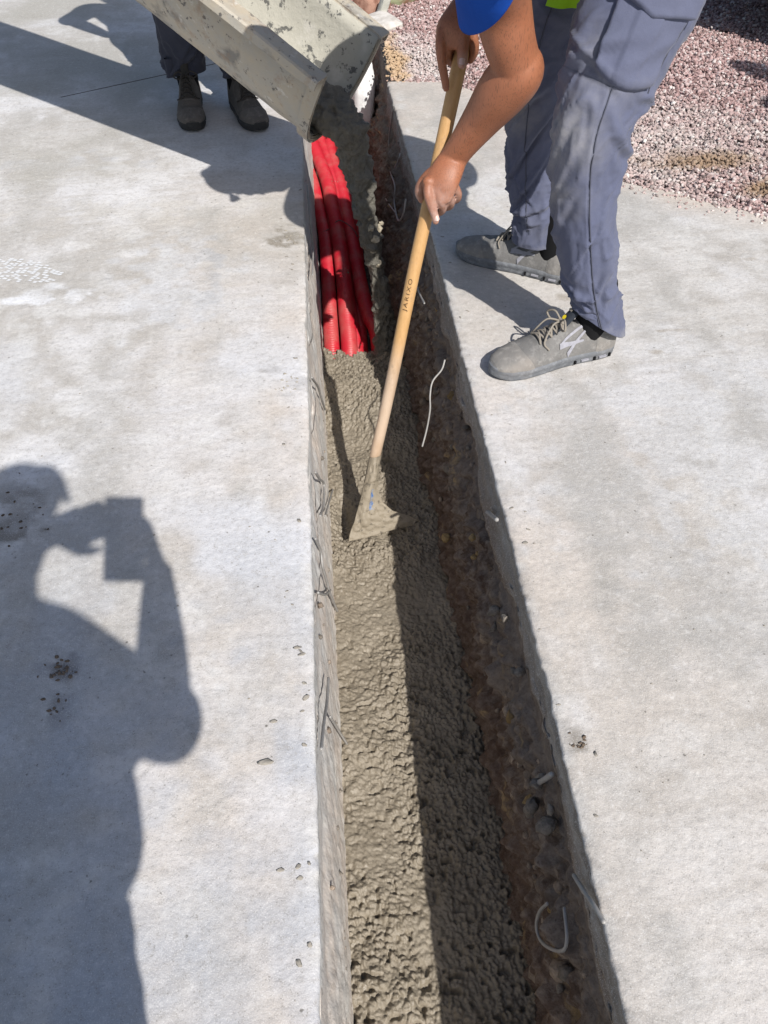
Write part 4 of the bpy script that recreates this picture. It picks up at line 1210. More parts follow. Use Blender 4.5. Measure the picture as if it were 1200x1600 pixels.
# ---- footwear
def shoe(parent, heel, toe, camside, style, L_scale=1.0):
    """a laced work shoe; camside = +1 when the badge faces the left of heel>toe"""
    heel, toe = np.array((*heel[:2], 0.0)), np.array((*toe[:2], 0.0))
    ax = toe - heel; L = np.linalg.norm(ax); ax /= L
    lf = np.array([-ax[1], ax[0], 0.0]); up = np.array([0, 0, 1.0])
    T = np.array([0, .02, .06, .14, .28, .45, .62, .76, .88, .95, .985, 1.0])
    Wd_ = np.array([.014, .025, .033, .038, .038, .040, .047, .049, .0415, .029, .0165, .004]) * 1.04
    TOP = np.array([.072, .080, .088, .096, .102, .100, .079, .062, .052, .045, .038, .028])
    if style['high']: TOP = TOP + np.array([.05, .055, .06, .06, .05, .03, .008, .004, .002, 0, 0, 0])
    def w(t): return float(np.interp(t, T, Wd_))
    def sway(t): return 0.010 * math.sin(t * 2.6) * -camside * style.get('sway', 1)
    def world(t, y, z): return heel + ax * (t * L) + lf * (y + sway(t)) + up * z
    root = bpy.data.objects.new('shoe', None); root.empty_display_size = 0.05
    COL.objects.link(root); root.parent = parent
    root.matrix_parent_inverse = Matrix.Translation(parent.location).inverted()
    root.location = tuple(heel)
    def sub(p, name, mat, smooth=True):
        o = put(name, p.mesh(name), None, mat, smooth); o.parent = root
        o.matrix_parent_inverse = Matrix.Translation(root.location).inverted()
        return o
    # sole
    zs = [(0.0, .90), (0.003, .96), (0.010, 1.0), (0.015, 0.985), (0.018, 1.03), (0.025, 1.05), (0.030, 1.02), (0.032, 0.94)]
    tt = np.linspace(0, 1, 90)
    p = Parts(); v = []
    spring = lambda t: 0.012 * max(0, (t - 0.8) / 0.2) ** 2 + 0.004 * max(0, (0.08 - t) / 0.08)
    for z, k_ in zs:
        ring = [world(t, w(t) * k_ + 0.0, z + spring(t) * (1 - z / 0.05)) for t in tt] + [world(t, -w(t) * k_, z + spring(t) * (1 - z / 0.05)) for t in tt[::-1]]
        v += ring
    m = len(ring)
    p.add(np.array(v), [grid_faces(len(zs), m, True), np.array([list(range(m))[::-1]]), np.array([[(len(zs) - 1) * m + i for i in range(m)]])])
    sub(p, 'sole', style['sole'])
    # upper
    def surf(t, f, off=0.0):
        """f from 0 (left edge of the sole) over the top 0.5 to 1 (right edge)"""
        a = math.pi * f
        wu, tp = w(t) * 0.985, float(np.interp(t, T, TOP))
        c, s = math.cos(a), math.sin(a)
        y = wu * math.copysign(abs(c) ** 0.72, c)
        pin = np.interp(t, [0, .1, .35, .5, .7], [0.10, 0.20, 0.42, 0.36, 0.12])
        z = 0.030 + (tp - 0.030) * s ** 0.80
        y *= 1 - pin * s ** 1.5
        crease = 0.0022 * math.sin((t - 0.60) * 150) * math.exp(-((t - 0.63) / 0.05) ** 2) * s
        n = lf * (c) + up * (s * 0.9 + 0.1) + ax * (0.35 if t > 0.85 else 0)
        n /= np.linalg.norm(n)
        return world(t, y, z + crease) + n * off
    nt, nf = 110, 60
    tt2 = np.linspace(0.002, 0.998, nt)
    v = np.array([surf(t, f) for t in tt2 for f in np.linspace(0, 1, nf)])
    v = v + (0.0004 * fbm(v * 40, 3, 3))[:, None] * up
    sub(Parts().add(v, grid_faces(nt, nf)[:, ::-1]), 'upper', style['upper'])
    # toe guard, heel counter: slightly proud pieces
    def piece(t0, t1, f0, f1, off, mat, name, wob=None):
        a, b = 26, 40
        vv = []
        for lay in (0, 1):
            for i in range(a):
                for j in range(b):
                    t = t0 + (t1 - t0) * i / (a - 1); f = f0 + (f1 - f0) * j / (b - 1)
                    if wob: t = wob(t, f)
                    e = min(1, 6 * min(i, a - 1 - i) / (a - 1) + 0.3)
                    vv.append(surf(min(max(t, 0.002), 0.998), f, off * e if lay == 0 else -0.001))
        g = grid_faces(a, b)
        return sub(Parts().add(np.array(vv), [g[:, ::-1], g + a * b]), name, mat)
    piece(0.74, 0.975, 0.0, 1.0, 0.0022, style['guard'], 'toe_cap', lambda t, f: t + 0.06 * (math.sin(math.pi * f) - 0.5) * max(0, 1 - (t - 0.74) / 0.15))
    piece(0.002, 0.20, 0.0, 1.0, 0.0020, style['guard'], 'heel_counter')
    # tongue and laces
    tg = []
    for lay in (0, 1):
        for i in range(20):
            for j in range(14):
                u, q_ = i / 19, j / 13 * 2 - 1
                t = 0.62 - 0.27 * u
                b0 = surf(t, 0.5 + 0.13 * q_, 0.002 + 0.004 * (1 - q_ * q_))
                lift = max(0, u - 0.6) / 0.4
                tg.append(b0 + up * (0.050 * lift) - ax * (0.012 * lift) - up * (0.004 * lay))
    g = grid_faces(20, 14)
    tongue = sub(Parts().add(np.array(tg), [g, g[:, ::-1] + 280]), 'tongue', style['tongue'])
    p = Parts()
    ev = [0.645, 0.60, 0.555, 0.51, 0.465]
    for i, t in enumerate(ev):
        p.tube(smooth_path([surf(t, 0.37, 0.003), surf(t - 0.006, 0.45, 0.008), surf(t - 0.01, 0.55, 0.008), surf(t, 0.63, 0.003)], 14), 0.0026, 6)
        if i < 4:
            for s in (-1, 1):
                p.tube(smooth_path([surf(t, 0.5 - s * 0.13, 0.004), surf(t - 0.022, 0.5, 0.010), surf(ev[i + 1], 0.5 + s * 0.13, 0.004)], 12), 0.0026, 6)
    kn = surf(0.46, 0.5, 0.012)
    for s in (-1, 1):       # bow and loose ends
        o = lf * s
        p.tube(smooth_path([kn, kn + o * 0.022 + up * 0.016 + ax * 0.006, kn + o * 0.042 + up * 0.004 + ax * 0.014, kn + o * 0.024 - up * 0.006 + ax * 0.012, kn], 22), 0.0026, 6)
        p.tube(smooth_path([kn, kn + o * 0.014 + ax * 0.03 + up * 0.004, surf(0.62, 0.5 + s * -0.16, 0.006), surf(0.60, 0.5 + s * -0.30, 0.005)], 16), 0.0024, 6)
    p.tube([kn - lf * 0.007, kn + lf * 0.007], 0.006, 8)
    sub(p, 'laces', style['lace'])
    if style.get('badge'):
        fside = (lambda f: f) if camside > 0 else (lambda f: 1 - f)
        def strip(pts, wd0, wd1):
            n = 18
            pts = np.array(pts, float); x = np.linspace(0, 1, len(pts))
            u = np.linspace(0, 1, n)
            c = [(np.interp(k_, x, pts[:, 0]), np.interp(k_, x, pts[:, 1])) for k_ in u]
            vv = []
            for i, (t, f) in enumerate(c):
                d0 = np.array(c[min(i + 1, n - 1)]) - np.array(c[max(i - 1, 0)])
                d0 = d0 * np.array([L, 0.12]); d0 /= np.linalg.norm(d0)
                nn = np.array([-d0[1] / L, d0[0] / 0.12])
                hw = (wd0 + (wd1 - wd0) * i / (n - 1)) / 2
                for s in (-1, 1): vv.append(surf(t + s * hw * nn[0], fside(f + s * hw * nn[1]), 0.0026))
            return np.array(vv), np.array([(2 * i, 2 * i + 1, 2 * i + 3, 2 * i + 2) for i in range(n - 1)])
        p = Parts()
        for pts, a, b in ([[(.50, .17), (.29, .36)], .0035, .006], [[(.505, .155), (.42, .14), (.31, .145)], .009, .0025], [[(.44, .03), (.385, .13), (.22, .36)], .007, .003]):
            p.add(*strip(pts, a, b))
        sub(p, 'side_badge', style['badge'])
    if style.get('label'):
        p = Parts(); lab = []
        c0, c1, c2 = tg[17 * 14 + 4], tg[17 * 14 + 9], tg[12 * 14 + 4]
        ex = (c1 - c0) / np.linalg.norm(c1 - c0); ey = (c2 - c0) / np.linalg.norm(c2 - c0); ez = np.cross(ex, ey); ez = ez if ez[2] > 0 else -ez
        cc = (np.array(tg[13 * 14 + 7])) + ez * 0.003
        p.add(np.array([cc] + [cc + ex * 0.0055 * math.cos(a) + ey * 0.0055 * math.sin(a) for a in np.linspace(0, 6.283, 17)]), np.array([(0, i, i + 1) for i in range(1, 17)]))
        o = put('round_tag', p.mesh('round_tag'), None, style['label'], False); o.parent = root; o.matrix_parent_inverse = Matrix.Translation(root.location).inverted()
        p = Parts(); cc = (np.array(tg[16 * 14 + 7])) + ez * 0.004
        for r_, (dx, ww) in enumerate([(0, .020), (0.002, .012)]):
            b = cc + ey * (0.008 * r_ - 0.004)
            p.add(np.array([b - ex * ww / 2, b + ex * ww / 2, b + ex * ww / 2 + ey * .0045, b - ex * ww / 2 + ey * .0045]), np.array([(0, 1, 2, 3)]))
        o = put('woven_label', p.mesh('woven_label'), None, style['lace'], False); o.parent = root; o.matrix_parent_inverse = Matrix.Translation(root.location).inverted()
    if style.get('badge'):      # notches and clear windows along the sole
        RM = np.stack([ax, lf, up], 1)
        for t in (0.07, 0.20, 0.36):
            sub(Parts().box(world(t, camside * w(t) * 1.035, 0.012), (0.005, 0.006, 0.009), RM), 'sole_notch', M_BLACK, False)
        for t in (0.135, 0.28):
            sub(Parts().box(world(t, camside * w(t) * 1.03, 0.013), (0.020, 0.006, 0.004), RM), 'sole_window', style['badge'], False)
    ank = world(0.21, 0, 0.075)
    p = Parts().tube([ank - up * 0.02, ank + up * 0.03 - ax * 0.002, ank + up * 0.11 - ax * 0.004], [0.034, 0.040, 0.041], 20)
    sub(p, 'sock', M_BLACK)
    return root
def leather(name, a, b):
    k = NT(name, 0.85, 0.25)
    co = k.world()
    c = k.mix(k.noise(22, 5, 0.65, co), a, b)
    c = k.mix(k.ramp(k.noise(60, 5, 0.7, co), [(0.5, 0.0), (0.72, 0.6)]), c, tuple(min(1, v * 1.5) for v in b))
    c = k.mix(k.ramp(k.noise(11, 4, 0.6, co), [(0.55, 0.0), (0.75, 0.4)]), c, (b[0] * 1.08, b[1] * 0.96, b[2] * 0.86))
    k.color(c); k.bump(k.noise(130, 4, 0.65, co), 0.5, 0.003)
    return k.m
ST_GREY = dict(high=False, upper=leather('dusty_grey_suede', (0.115, 0.112, 0.108), (0.205, 0.20, 0.192)), guard=leather('dusty_grey_toe', (0.14, 0.135, 0.128), (0.25, 0.238, 0.222)),
               sole=leather('grey_rubber', (0.09, 0.097, 0.108), (0.20, 0.208, 0.22)), tongue=simple('charcoal_mesh', (0.028, 0.033, 0.042), 0.9, 0.2, bump=0.3), lace=simple('grey_lace', (0.25, 0.225, 0.19), 0.9, 0.1),
               badge=simple('pale_badge', (0.29, 0.29, 0.32), 0.8, 0.15, 0.3, 120), label=simple('yellow_tag', (0.70, 0.55, 0.02), 0.6, 0.3))
ST_BOOT = dict(high=True, upper=leather('dark_boot_suede', (0.05, 0.045, 0.04), (0.115, 0.10, 0.085)), guard=leather('dark_boot_toe', (0.075, 0.066, 0.058), (0.15, 0.13, 0.11)),
               sole=leather('black_rubber', (0.02, 0.02, 0.02), (0.055, 0.052, 0.05)), tongue=simple('dark_tongue', (0.04, 0.037, 0.032), 0.9, 0.2), lace=simple('dark_lace', (0.05, 0.045, 0.04), 0.9, 0.1))

# ---- worker with the shovel
w1 = empty('person', (0.60, 1.74, 0.0), 'person in grey work trousers and blue shirt bending over the trench with a shovel', 'person')
ACR = (0.05, 1.0, -0.03)
body = Parts()
torso(body, (0.69, 1.77, 0.92), (0.60, 1.75, 1.00), (0.40, 1.72, 0.99), (0.27, 1.70, 0.97), ACR, -0.01)
q1 = head_shapes(body, (0.26, 1.70, 0.97), (0.10, 1.665, 0.965), (-0.80, -0.05, 0.35), (-0.42, -0.10, -0.85))
for hip, knee, ank in [((0.68, 1.67, 0.88), (0.535, 1.55, 0.529), (0.632, 1.536, 0.10)), ((0.66, 1.87, 0.86), (0.53, 1.93, 0.43), (0.572, 1.935, 0.10))]:
    limb(body, [hip, knee, ank], [0.075, 0.050, 0.029], 24, 24)
SH_L, SH_R = (0.2830, 1.5064, 0.8672), (0.31, 1.89, 0.93)
limb(body, [(0.33, 1.62, 0.95), SH_L, (0.3417, 1.6178, 0.7495), (0.3720, 1.6398, 0.6702), (0.3966, 1.6493, 0.6198)], [0.055, 0.060, 0.055, 0.050, 0.046], 30, 32)
limb(body, [(0.3922, 1.6479, 0.6317), (0.3997, 1.6507, 0.6077), (0.3777, 1.6718, 0.5645), (0.3459, 1.7054, 0.4979), (0.3117, 1.7230, 0.4371), (0.2954, 1.7338, 0.4051)], [(0.044, 0.043), (0.052, 0.050), (0.053, 0.050), (0.042, 0.040), (0.033, 0.027), (0.032, 0.023)], 34, 36, (0.75, -0.3, 0.6))
limb(body, [(0.4016, 1.6342, 0.6267), (0.4133, 1.6322, 0.6122)], [0.030, 0.024], 8, 20)                     # point of the elbow
# lower hand: back of the hand up, index finger laid along the shaft, the others closing under it
RT = (0.997, -0.08, 0.0)
limb(body, [(0.2954, 1.7338, 0.4051), (0.2819, 1.7138, 0.3914), (0.2680, 1.6976, 0.3703), (0.2610, 1.6896, 0.3463)], [(0.032, 0.021), (0.036, 0.021), (0.038, 0.019), (0.034, 0.014)], 20, 30, RT)
limb(body, [(0.2360, 1.6947, 0.3640), (0.2353, 1.6827, 0.3476), (0.2431, 1.6784, 0.3240), (0.2512, 1.6761, 0.3036), (0.2544, 1.6726, 0.2898)], [0.0108, 0.0108, 0.0098, 0.0095, 0.0082], 18, 18)
limb(body, [(0.2573, 1.6875, 0.3563), (0.2666, 1.6811, 0.3308), (0.2725, 1.7023, 0.3005), (0.2572, 1.7280, 0.2822), (0.2368, 1.7359, 0.2838)], [0.0102, 0.0100, 0.0092, 0.0088, 0.0075], 18, 18)
limb(body, [(0.2769, 1.6931, 0.3574), (0.2886, 1.6925, 0.3320), (0.2921, 1.7152, 0.3042), (0.2750, 1.7396, 0.2899), (0.2545, 1.7477, 0.2930)], [0.0098, 0.0096, 0.009, 0.0085, 0.0075], 18, 18)
limb(body, [(0.2958, 1.7050, 0.3615), (0.3081, 1.7076, 0.3376), (0.3093, 1.7249, 0.3142), (0.2934, 1.7454, 0.3019), (0.2746, 1.7543, 0.3046)], [0.0092, 0.0088, 0.0082, 0.0078, 0.007], 18, 18)
limb(body, [(0.2742, 1.7206, 0.3916), (0.2457, 1.7202, 0.3783), (0.2262, 1.7206, 0.3584), (0.2202, 1.7257, 0.3355), (0.2273, 1.7295, 0.3152)], [0.016, 0.0145, 0.0125, 0.0112, 0.009], 18, 18)
limb(body, [(0.2347, 1.6983, 0.3712), (0.2916, 1.6951, 0.3589)], [0.0125, 0.011], 8, 16)                      # ridge of knuckles
# right arm and upper hand, in the shade of the sleeve
limb(body, [(0.33, 1.80, 0.95), SH_R, (0.40, 1.97, 0.80), (0.3953, 1.9721, 0.7772), (0.3481, 1.8701, 0.7084), (0.3322, 1.8458, 0.6919)], [0.055, 0.056, 0.048, 0.044, 0.031, 0.029], 34, 28)
limb(body, [(0.3322, 1.8458, 0.6919), (0.3101, 1.8119, 0.6690), (0.2892, 1.7946, 0.6464), (0.2804, 1.7926, 0.6331)], [(0.029, 0.021), (0.034, 0.021), (0.036, 0.018), (0.034, 0.014)], 20, 28, RT)
limb(body, [(0.2645, 1.7964, 0.6394), (0.2614, 1.7839, 0.6171), (0.2668, 1.7792, 0.5821), (0.2733, 1.7752, 0.5559), (0.2765, 1.7715, 0.5394)], [0.0115, 0.0110, 0.0098, 0.009, 0.0078], 18, 18)
limb(body, [(0.2778, 1.7928, 0.6331), (0.2758, 1.7959, 0.6060), (0.2892, 1.8299, 0.5757), (0.3095, 1.8485, 0.5643), (0.3265, 1.8493, 0.5662)], [0.0115, 0.011, 0.010, 0.0092, 0.008], 18, 18)
limb(body, [(0.2925, 1.7936, 0.6349), (0.2927, 1.8116, 0.6106), (0.3049, 1.8475, 0.5874), (0.3219, 1.8622, 0.5775), (0.3379, 1.8574, 0.5811)], [0.011, 0.0105, 0.0095, 0.009, 0.008], 18, 18)
limb(body, [(0.3227, 1.8067, 0.6516), (0.3335, 1.7994, 0.6228), (0.3385, 1.8090, 0.5981), (0.3343, 1.8229, 0.5767)], [0.0115, 0.011, 0.010, 0.0085], 18, 18)
limb(body, [(0.3139, 1.7999, 0.6652), (0.3089, 1.7806, 0.6405), (0.3066, 1.7688, 0.6134), (0.3058, 1.7604, 0.5895)], [0.016, 0.0135, 0.0125, 0.0102], 18, 18)
me = remeshed(body, 'body', 0.0034, 3)
v = coords(me)
dust = np.zeros(len(v))
for c_, r_ in [((0.2551, 1.6730, 0.3065), 0.045), ((0.2682, 1.6904, 0.3232), 0.05), ((0.3056, 1.7602, 0.5920), 0.02), ((0.2929, 1.6998, 0.3268), 0.035), ((0.2202, 1.7257, 0.3355), 0.03)]:
    dust = np.maximum(dust, np.clip(1.25 - np.linalg.norm(v - np.array(c_), axis=1) / r_, 0, 1))
me.attributes.new('dust', 'FLOAT', 'POINT').data.foreach_set('value', dust.astype(np.float32))
body1 = put('body', me, w1, M_SKIN)
# finger nails
k = NT('nail', 0.35, 0.5); k.color(k.mix(k.noise(200, 2, 0.5, k.world()), (0.52, 0.33, 0.28), (0.62, 0.44, 0.38))); M_NAIL = k.m
for c_, dr_ in [((0.2545, 1.6665, 0.3006), (0.2463, 1.6801, 0.3231)), ((0.3036, 1.7501, 0.5976), (0.3074, 1.7698, 0.6226))]:
    c_ = np.array(c_); d_ = c_ - np.array(dr_); d_ /= np.linalg.norm(d_); to = np.array([0, 0, CAM_H]) - c_; to -= d_ * to.dot(d_); to /= np.linalg.norm(to); sd_ = np.cross(d_, to)
    gv = [c_ + sd_ * 0.0062 * u + d_ * 0.0065 * w_ * (1 if w_ < 0 else math.sqrt(max(0.05, 1 - 0.6 * u * u))) + to * (0.0012 - 0.0035 * u * u) for w_ in np.linspace(-1, 1, 7) for u in np.linspace(-1, 1, 9)]
    put('finger_nail', mesh_np('finger_nail', np.array(gv), grid_faces(7, 9)), body1, M_NAIL, True)
cap(w1, q1, M_NAVY)

REF_CAM = (-0.15, -1.0, 0.1)         # angle 0 looks toward the near side of the leg
near_leg = Leg([(0.70, 1.69, 0.93), (0.635, 1.648, 0.80), (0.583, 1.60, 0.672), (0.538, 1.552, 0.535), (0.548, 1.548, 0.42), (0.572, 1.545, 0.31), (0.604, 1.540, 0.19), (0.640, 1.536, 0.098)],
               [(0.118, 0.125), (0.106, 0.112), (0.094, 0.098), (0.076, 0.076), (0.069, 0.068), (0.066, 0.062), (0.060, 0.054), (0.056, 0.050)], REF_CAM, 3, 0.0095,
               folds=[(0.36, 1.2, 0.05, 1.1, 0.012, 0.010), (0.50, 1.5, 0.10, 0.9, 0.014, 0.008), (0.56, 1.3, 0.12, 0.9, 0.012, 0.007), (0.62, 1.2, 0.10, 0.8, 0.012, 0.006), (0.47, -0.9, -0.06, 0.8, 0.012, 0.009), (0.53, -1.1, 0.06, 0.7, 0.012, 0.007), (0.83, -0.9, 0.06, 0.8, 0.010, 0.005), (0.75, -0.6, 0.10, 0.8, 0.014, 0.007), (0.80, 0.9, -0.05, 0.8, 0.008, 0.006), (0.345, 0.9, -0.045, 0.9, 0.006, 0.007), (0.40, -1.2, 0.09, 0.7, 0.006, 0.007), (0.44, -0.9, 0.10, 0.6, 0.006, 0.006), (0.48, 1.7, 0.16, 0.7, 0.007, 0.007), (0.70, 0.5, 0.10, 0.6, 0.007, 0.005)], tilt=0.068)
far_leg = Leg([(0.67, 1.86, 0.93), (0.60, 1.89, 0.78), (0.545, 1.92, 0.63), (0.53, 1.93, 0.43), (0.545, 1.94, 0.28), (0.563, 1.94, 0.18), (0.570, 1.94, 0.095)],
              [(0.118, 0.12), (0.105, 0.105), (0.088, 0.092), (0.076, 0.074), (0.071, 0.068), (0.069, 0.066), (0.067, 0.066)], REF_CAM, 9, 0.0085,
              folds=[(0.62, 0.6, 0.12, 1.0, 0.012, 0.009), (0.70, 0.4, 0.10, 0.9, 0.012, 0.008), (0.76, 0.2, 0.02, 1.2, 0.010, 0.009), (0.52, 0.8, 0.08, 0.9, 0.008, 0.007), (0.66, 0.9, -0.10, 0.8, 0.007, 0.006), (0.58, 0.2, 0.12, 0.7, 0.007, 0.005)], tilt=0.006)
tr = Parts(); near_leg.add_to(tr); far_leg.add_to(tr)
seat(tr, (0.69, 1.77, 0.925), (0.61, 1.755, 1.01), None, ACR)
trousers = tr.build('trousers', M_GREY, w1, True)
def wear_on(o):        # cement rubbed into the knees and shins
    v = coords(o.data)
    w_ = np.zeros(len(v))
    for c_, r_, k_ in [((0.475, 1.53, 0.53), 0.10, 0.9), ((0.49, 1.53, 0.42), 0.07, 0.6), ((0.47, 1.90, 0.45), 0.09, 0.6), ((0.535, 1.51, 0.66), 0.09, 0.5)]:
        w_ = np.maximum(w_, k_ * np.clip(1.1 - np.linalg.norm(v - np.array(c_), axis=1) / r_, 0, 1))
    o.data.attributes.new('wear', 'FLOAT', 'POINT').data.foreach_set('value', w_.astype(np.float32))
wear_on(trousers)
# which angle faces front (toward -x): 90 degrees from the near side
FRONT = 1 if near_leg.at(0.4, math.pi / 2)[0] < near_leg.at(0.4, -math.pi / 2)[0] else -1
pocket = near_leg.patch(0.10, 0.365, FRONT * 0.62, FRONT * -0.72, lambda u, w_: 0.010 + 0.006 * u ** 2 + 0.0035 * (0.33 < w_ < 0.66) + 0.003 * math.sin(9 * u + 4 * w_), 0.03, shape=lambda u, w_, s, a: (s + 0.018 * math.sin(w_ * 3.14) * u, a)).build('cargo_pocket', M_GREY2, trousers, True)
near_leg.patch(0.10, 0.245, FRONT * 0.70, FRONT * -0.80, lambda u, w_: 0.017 + 0.006 * u, 0.03, shape=lambda u, w_, s, a: (s + 0.028 * (1 - abs(2 * w_ - 1)) * u, a)).build('pocket_flap', M_GREY2, trousers, True)
near_leg.patch(0.385, 0.86, FRONT * 2.1, FRONT * 0.12, lambda u, w_: 0.0055, 0.02, 70, 44, shape=lambda u, w_, s, a: (s - 0.03 * w_ * (1 - u) * 0 + 0.02 * (1 - w_) * (1 - u) * -1, a)).build('knee_panel', M_GREY, trousers, True)
wear_on(bpy.data.objects['knee_panel'])
sm = Parts()
for leg_, pts_ in [(near_leg, [(0.385, FRONT * 0.10), (0.6, FRONT * 0.08), (0.90, FRONT * 0.05)]), (near_leg, [(0.385, FRONT * 0.17), (0.6, FRONT * 0.15), (0.90, FRONT * 0.12)]), (far_leg, [(0.2, FRONT * 0.35), (0.5, FRONT * 0.35), (0.82, FRONT * 0.3)]),
                   (near_leg, [(0.05, FRONT * -0.82), (0.37, FRONT * -0.82)])]:
    P_, r_ = leg_.seam(pts_)
    sm.tube(P_, 0.0013, 6)
sm.build('stitched_seams', M_SEAM, trousers, True)

# shirt and sleeves
sh = Parts()
torso(sh, (0.66, 1.765, 0.945), (0.60, 1.75, 1.00), (0.40, 1.72, 0.985), (0.29, 1.70, 0.97), ACR, 0.010)
limb(sh, [(0.34, 1.64, 0.95), SH_L, (0.3011, 1.5476, 0.8315)], [0.075, 0.078, 0.070], 24, 36)
limb(sh, [(0.34, 1.79, 0.95), SH_R, (0.37, 1.94, 0.86)], [0.075, 0.08, 0.078], 20, 36)
me = remeshed(sh, 't_shirt', 0.009, 3)
v = coords(me); v += (0.006 * fbm(v * (12, 12, 12), 5, 3))[:, None] * np.array((0.3, -0.5, 0.8)); me.vertices.foreach_set('co', v.astype(np.float32).ravel())
shirt = put('t_shirt', me, w1, M_BLUE)
# loose end of the left sleeve, its opening slanting across the arm
c0, c1 = np.array((0.2908, 1.5235, 0.8495)), np.array((0.3233, 1.6051, 0.7568))
axv = (c1 - c0) / np.linalg.norm(c1 - c0)
ex = np.array((1.0, -0.1, 0.0)); ex -= axv * ex.dot(axv); ex /= np.linalg.norm(ex); ey = np.cross(axv, ex)
sv = []
for lay in (0, 1):
    for i in range(26):
        u = i / 25
        for j in range(56):
            a = 2 * math.pi * j / 56
            rr = (0.072 - 0.006 * u) * (1 + 0.05 * math.sin(3 * a + 4 * u) * u) - 0.004 * lay
            sl = -0.075 * u * u * math.cos(a)
            sv.append(c0 + (c1 - c0) * u + axv * sl + ex * rr * math.cos(a) + ey * rr * 0.95 * math.sin(a))
g = grid_faces(26, 56, True)
hemf = np.array([(25 * 56 + j, 25 * 56 + (j + 1) % 56, 26 * 56 + 25 * 56 + (j + 1) % 56, 26 * 56 + 25 * 56 + j) for j in range(56)])
Parts().add(np.array(sv), [g, g[:, ::-1] + 26 * 56, hemf]).build('left_sleeve', M_BLUE, shirt, True)
# high visibility vest: shell over the back and a front corner hanging down
ve = Parts()
torso(ve, (0.68, 1.77, 0.94), (0.60, 1.75, 1.00), (0.42, 1.72, 0.985), (0.34, 1.705, 0.975), ACR, 0.022)
me = remeshed(ve, 'safety_vest', 0.010, 3)
vest = put('safety_vest', me, w1, M_VEST)
fl_top = [np.array((0.60, 1.66, 0.93)), np.array((0.60, 1.86, 0.93))]
fl_bot = [np.array((0.5376, 1.7303, 0.6900)), np.array((0.4844, 1.8216, 0.6743))]
fv = []
for lay in (0, 1):
    for i in range(24):
        for j in range(16):
            u, w_ = i / 23, j / 15
            p_ = (fl_top[0] * (1 - w_) + fl_top[1] * w_) * (1 - u) + (fl_bot[0] * (1 - w_) + fl_bot[1] * w_) * u
            p_ = p_ + np.array((-0.02, -0.02, 0)) * math.sin(math.pi * u) + np.array((0, 0.008, 0)) * math.sin(7 * w_) * u + np.array((0.004 * lay, 0.002 * lay, 0))
            fv.append(p_)
g = grid_faces(24, 16)
Parts().add(np.array(fv), [g, g[:, ::-1] + 384]).build('vest_front', M_VEST, vest, True)

shoe(w1, (0.690, 1.551), (0.372, 1.457), 1, ST_GREY)
shoe(w1, (0.672, 1.862), (0.372, 2.040), 1, ST_GREY)

# ---- generic standing figure
def figure(name, root_loc, label, J, trouser_mat, shirt_mat, boots, group=None, voxel=0.009):
    root = empty(name, root_loc, label, 'person', group)
    b = Parts()
    torso(b, J['pel'], J['waist'], J['chest'], J['neck'], J['across'], -0.012)
    q = head_shapes(b, J['neck'], J['head'], J['up'], J['face'])
    s = Parts()
    torso(s, J['pel'], J['waist'], J['chest'], J['neck'], J['across'], J.get('loose', 0.012))
    for sh_, el, wr, hd, nr in J['arms']:
        sh_, el, wr = np.array(sh_), np.array(el), np.array(wr)
        limb(b, [sh_, el], [0.052, 0.042], 12, 24); limb(b, [el, el * 0.6 + wr * 0.4, wr], [0.044, 0.044, 0.028], 14, 24)
        simple_hand(b, wr, hd, nr, J.get('curl', 0.5))
        ch_ = np.array(J['chest'])
        limb(s, [ch_ * 0.5 + sh_ * 0.5, sh_, sh_ * 0.45 + el * 0.55, el], np.array([0.075, 0.072, 0.066, 0.062]) * J.get('sleeve', 1.0), 20, 28)
    tr_ = Parts()
    for hip, knee, ank in J['legs']:
        limb(b, [hip, knee, ank], [0.078, 0.052, 0.036], 20, 22)
        hip, knee, ank = map(np.array, (hip, knee, ank))
        lg = Leg([hip, hip * 0.5 + knee * 0.5, knee, knee * 0.5 + ank * 0.5, ank * 0.82 + knee * 0.18, ank], [(0.112, 0.112), (0.10, 0.10), (0.080, 0.080), (0.075, 0.075), (0.073, 0.073), (0.072, 0.074)], (0, -1, 0.05), int(abs(hip[0]) * 100), 0.009, 150, 64,
                 folds=[(0.74, 0.0, 0.05, 1.6, 0.012, 0.012), (0.79, 0.5, -0.05, 1.4, 0.010, 0.012), (0.68, -0.5, 0.08, 1.2, 0.014, 0.009)])
        lg.add_to(tr_)
    seat(tr_, J['pel'], J['waist'], None, J['across'])
    me = remeshed(b, 'body', voxel, 3)
    me.attributes.new('dust', 'FLOAT', 'POINT')
    put('body', me, root, M_SKIN)
    put('shirt', remeshed(s, 'shirt', voxel, 3), root, shirt_mat)
    tr_.build('trousers', trouser_mat, root, True)
    cap(root, q, trouser_mat)
    for hl, to_ in boots: shoe(root, hl, to_, 1, ST_BOOT)
    return root

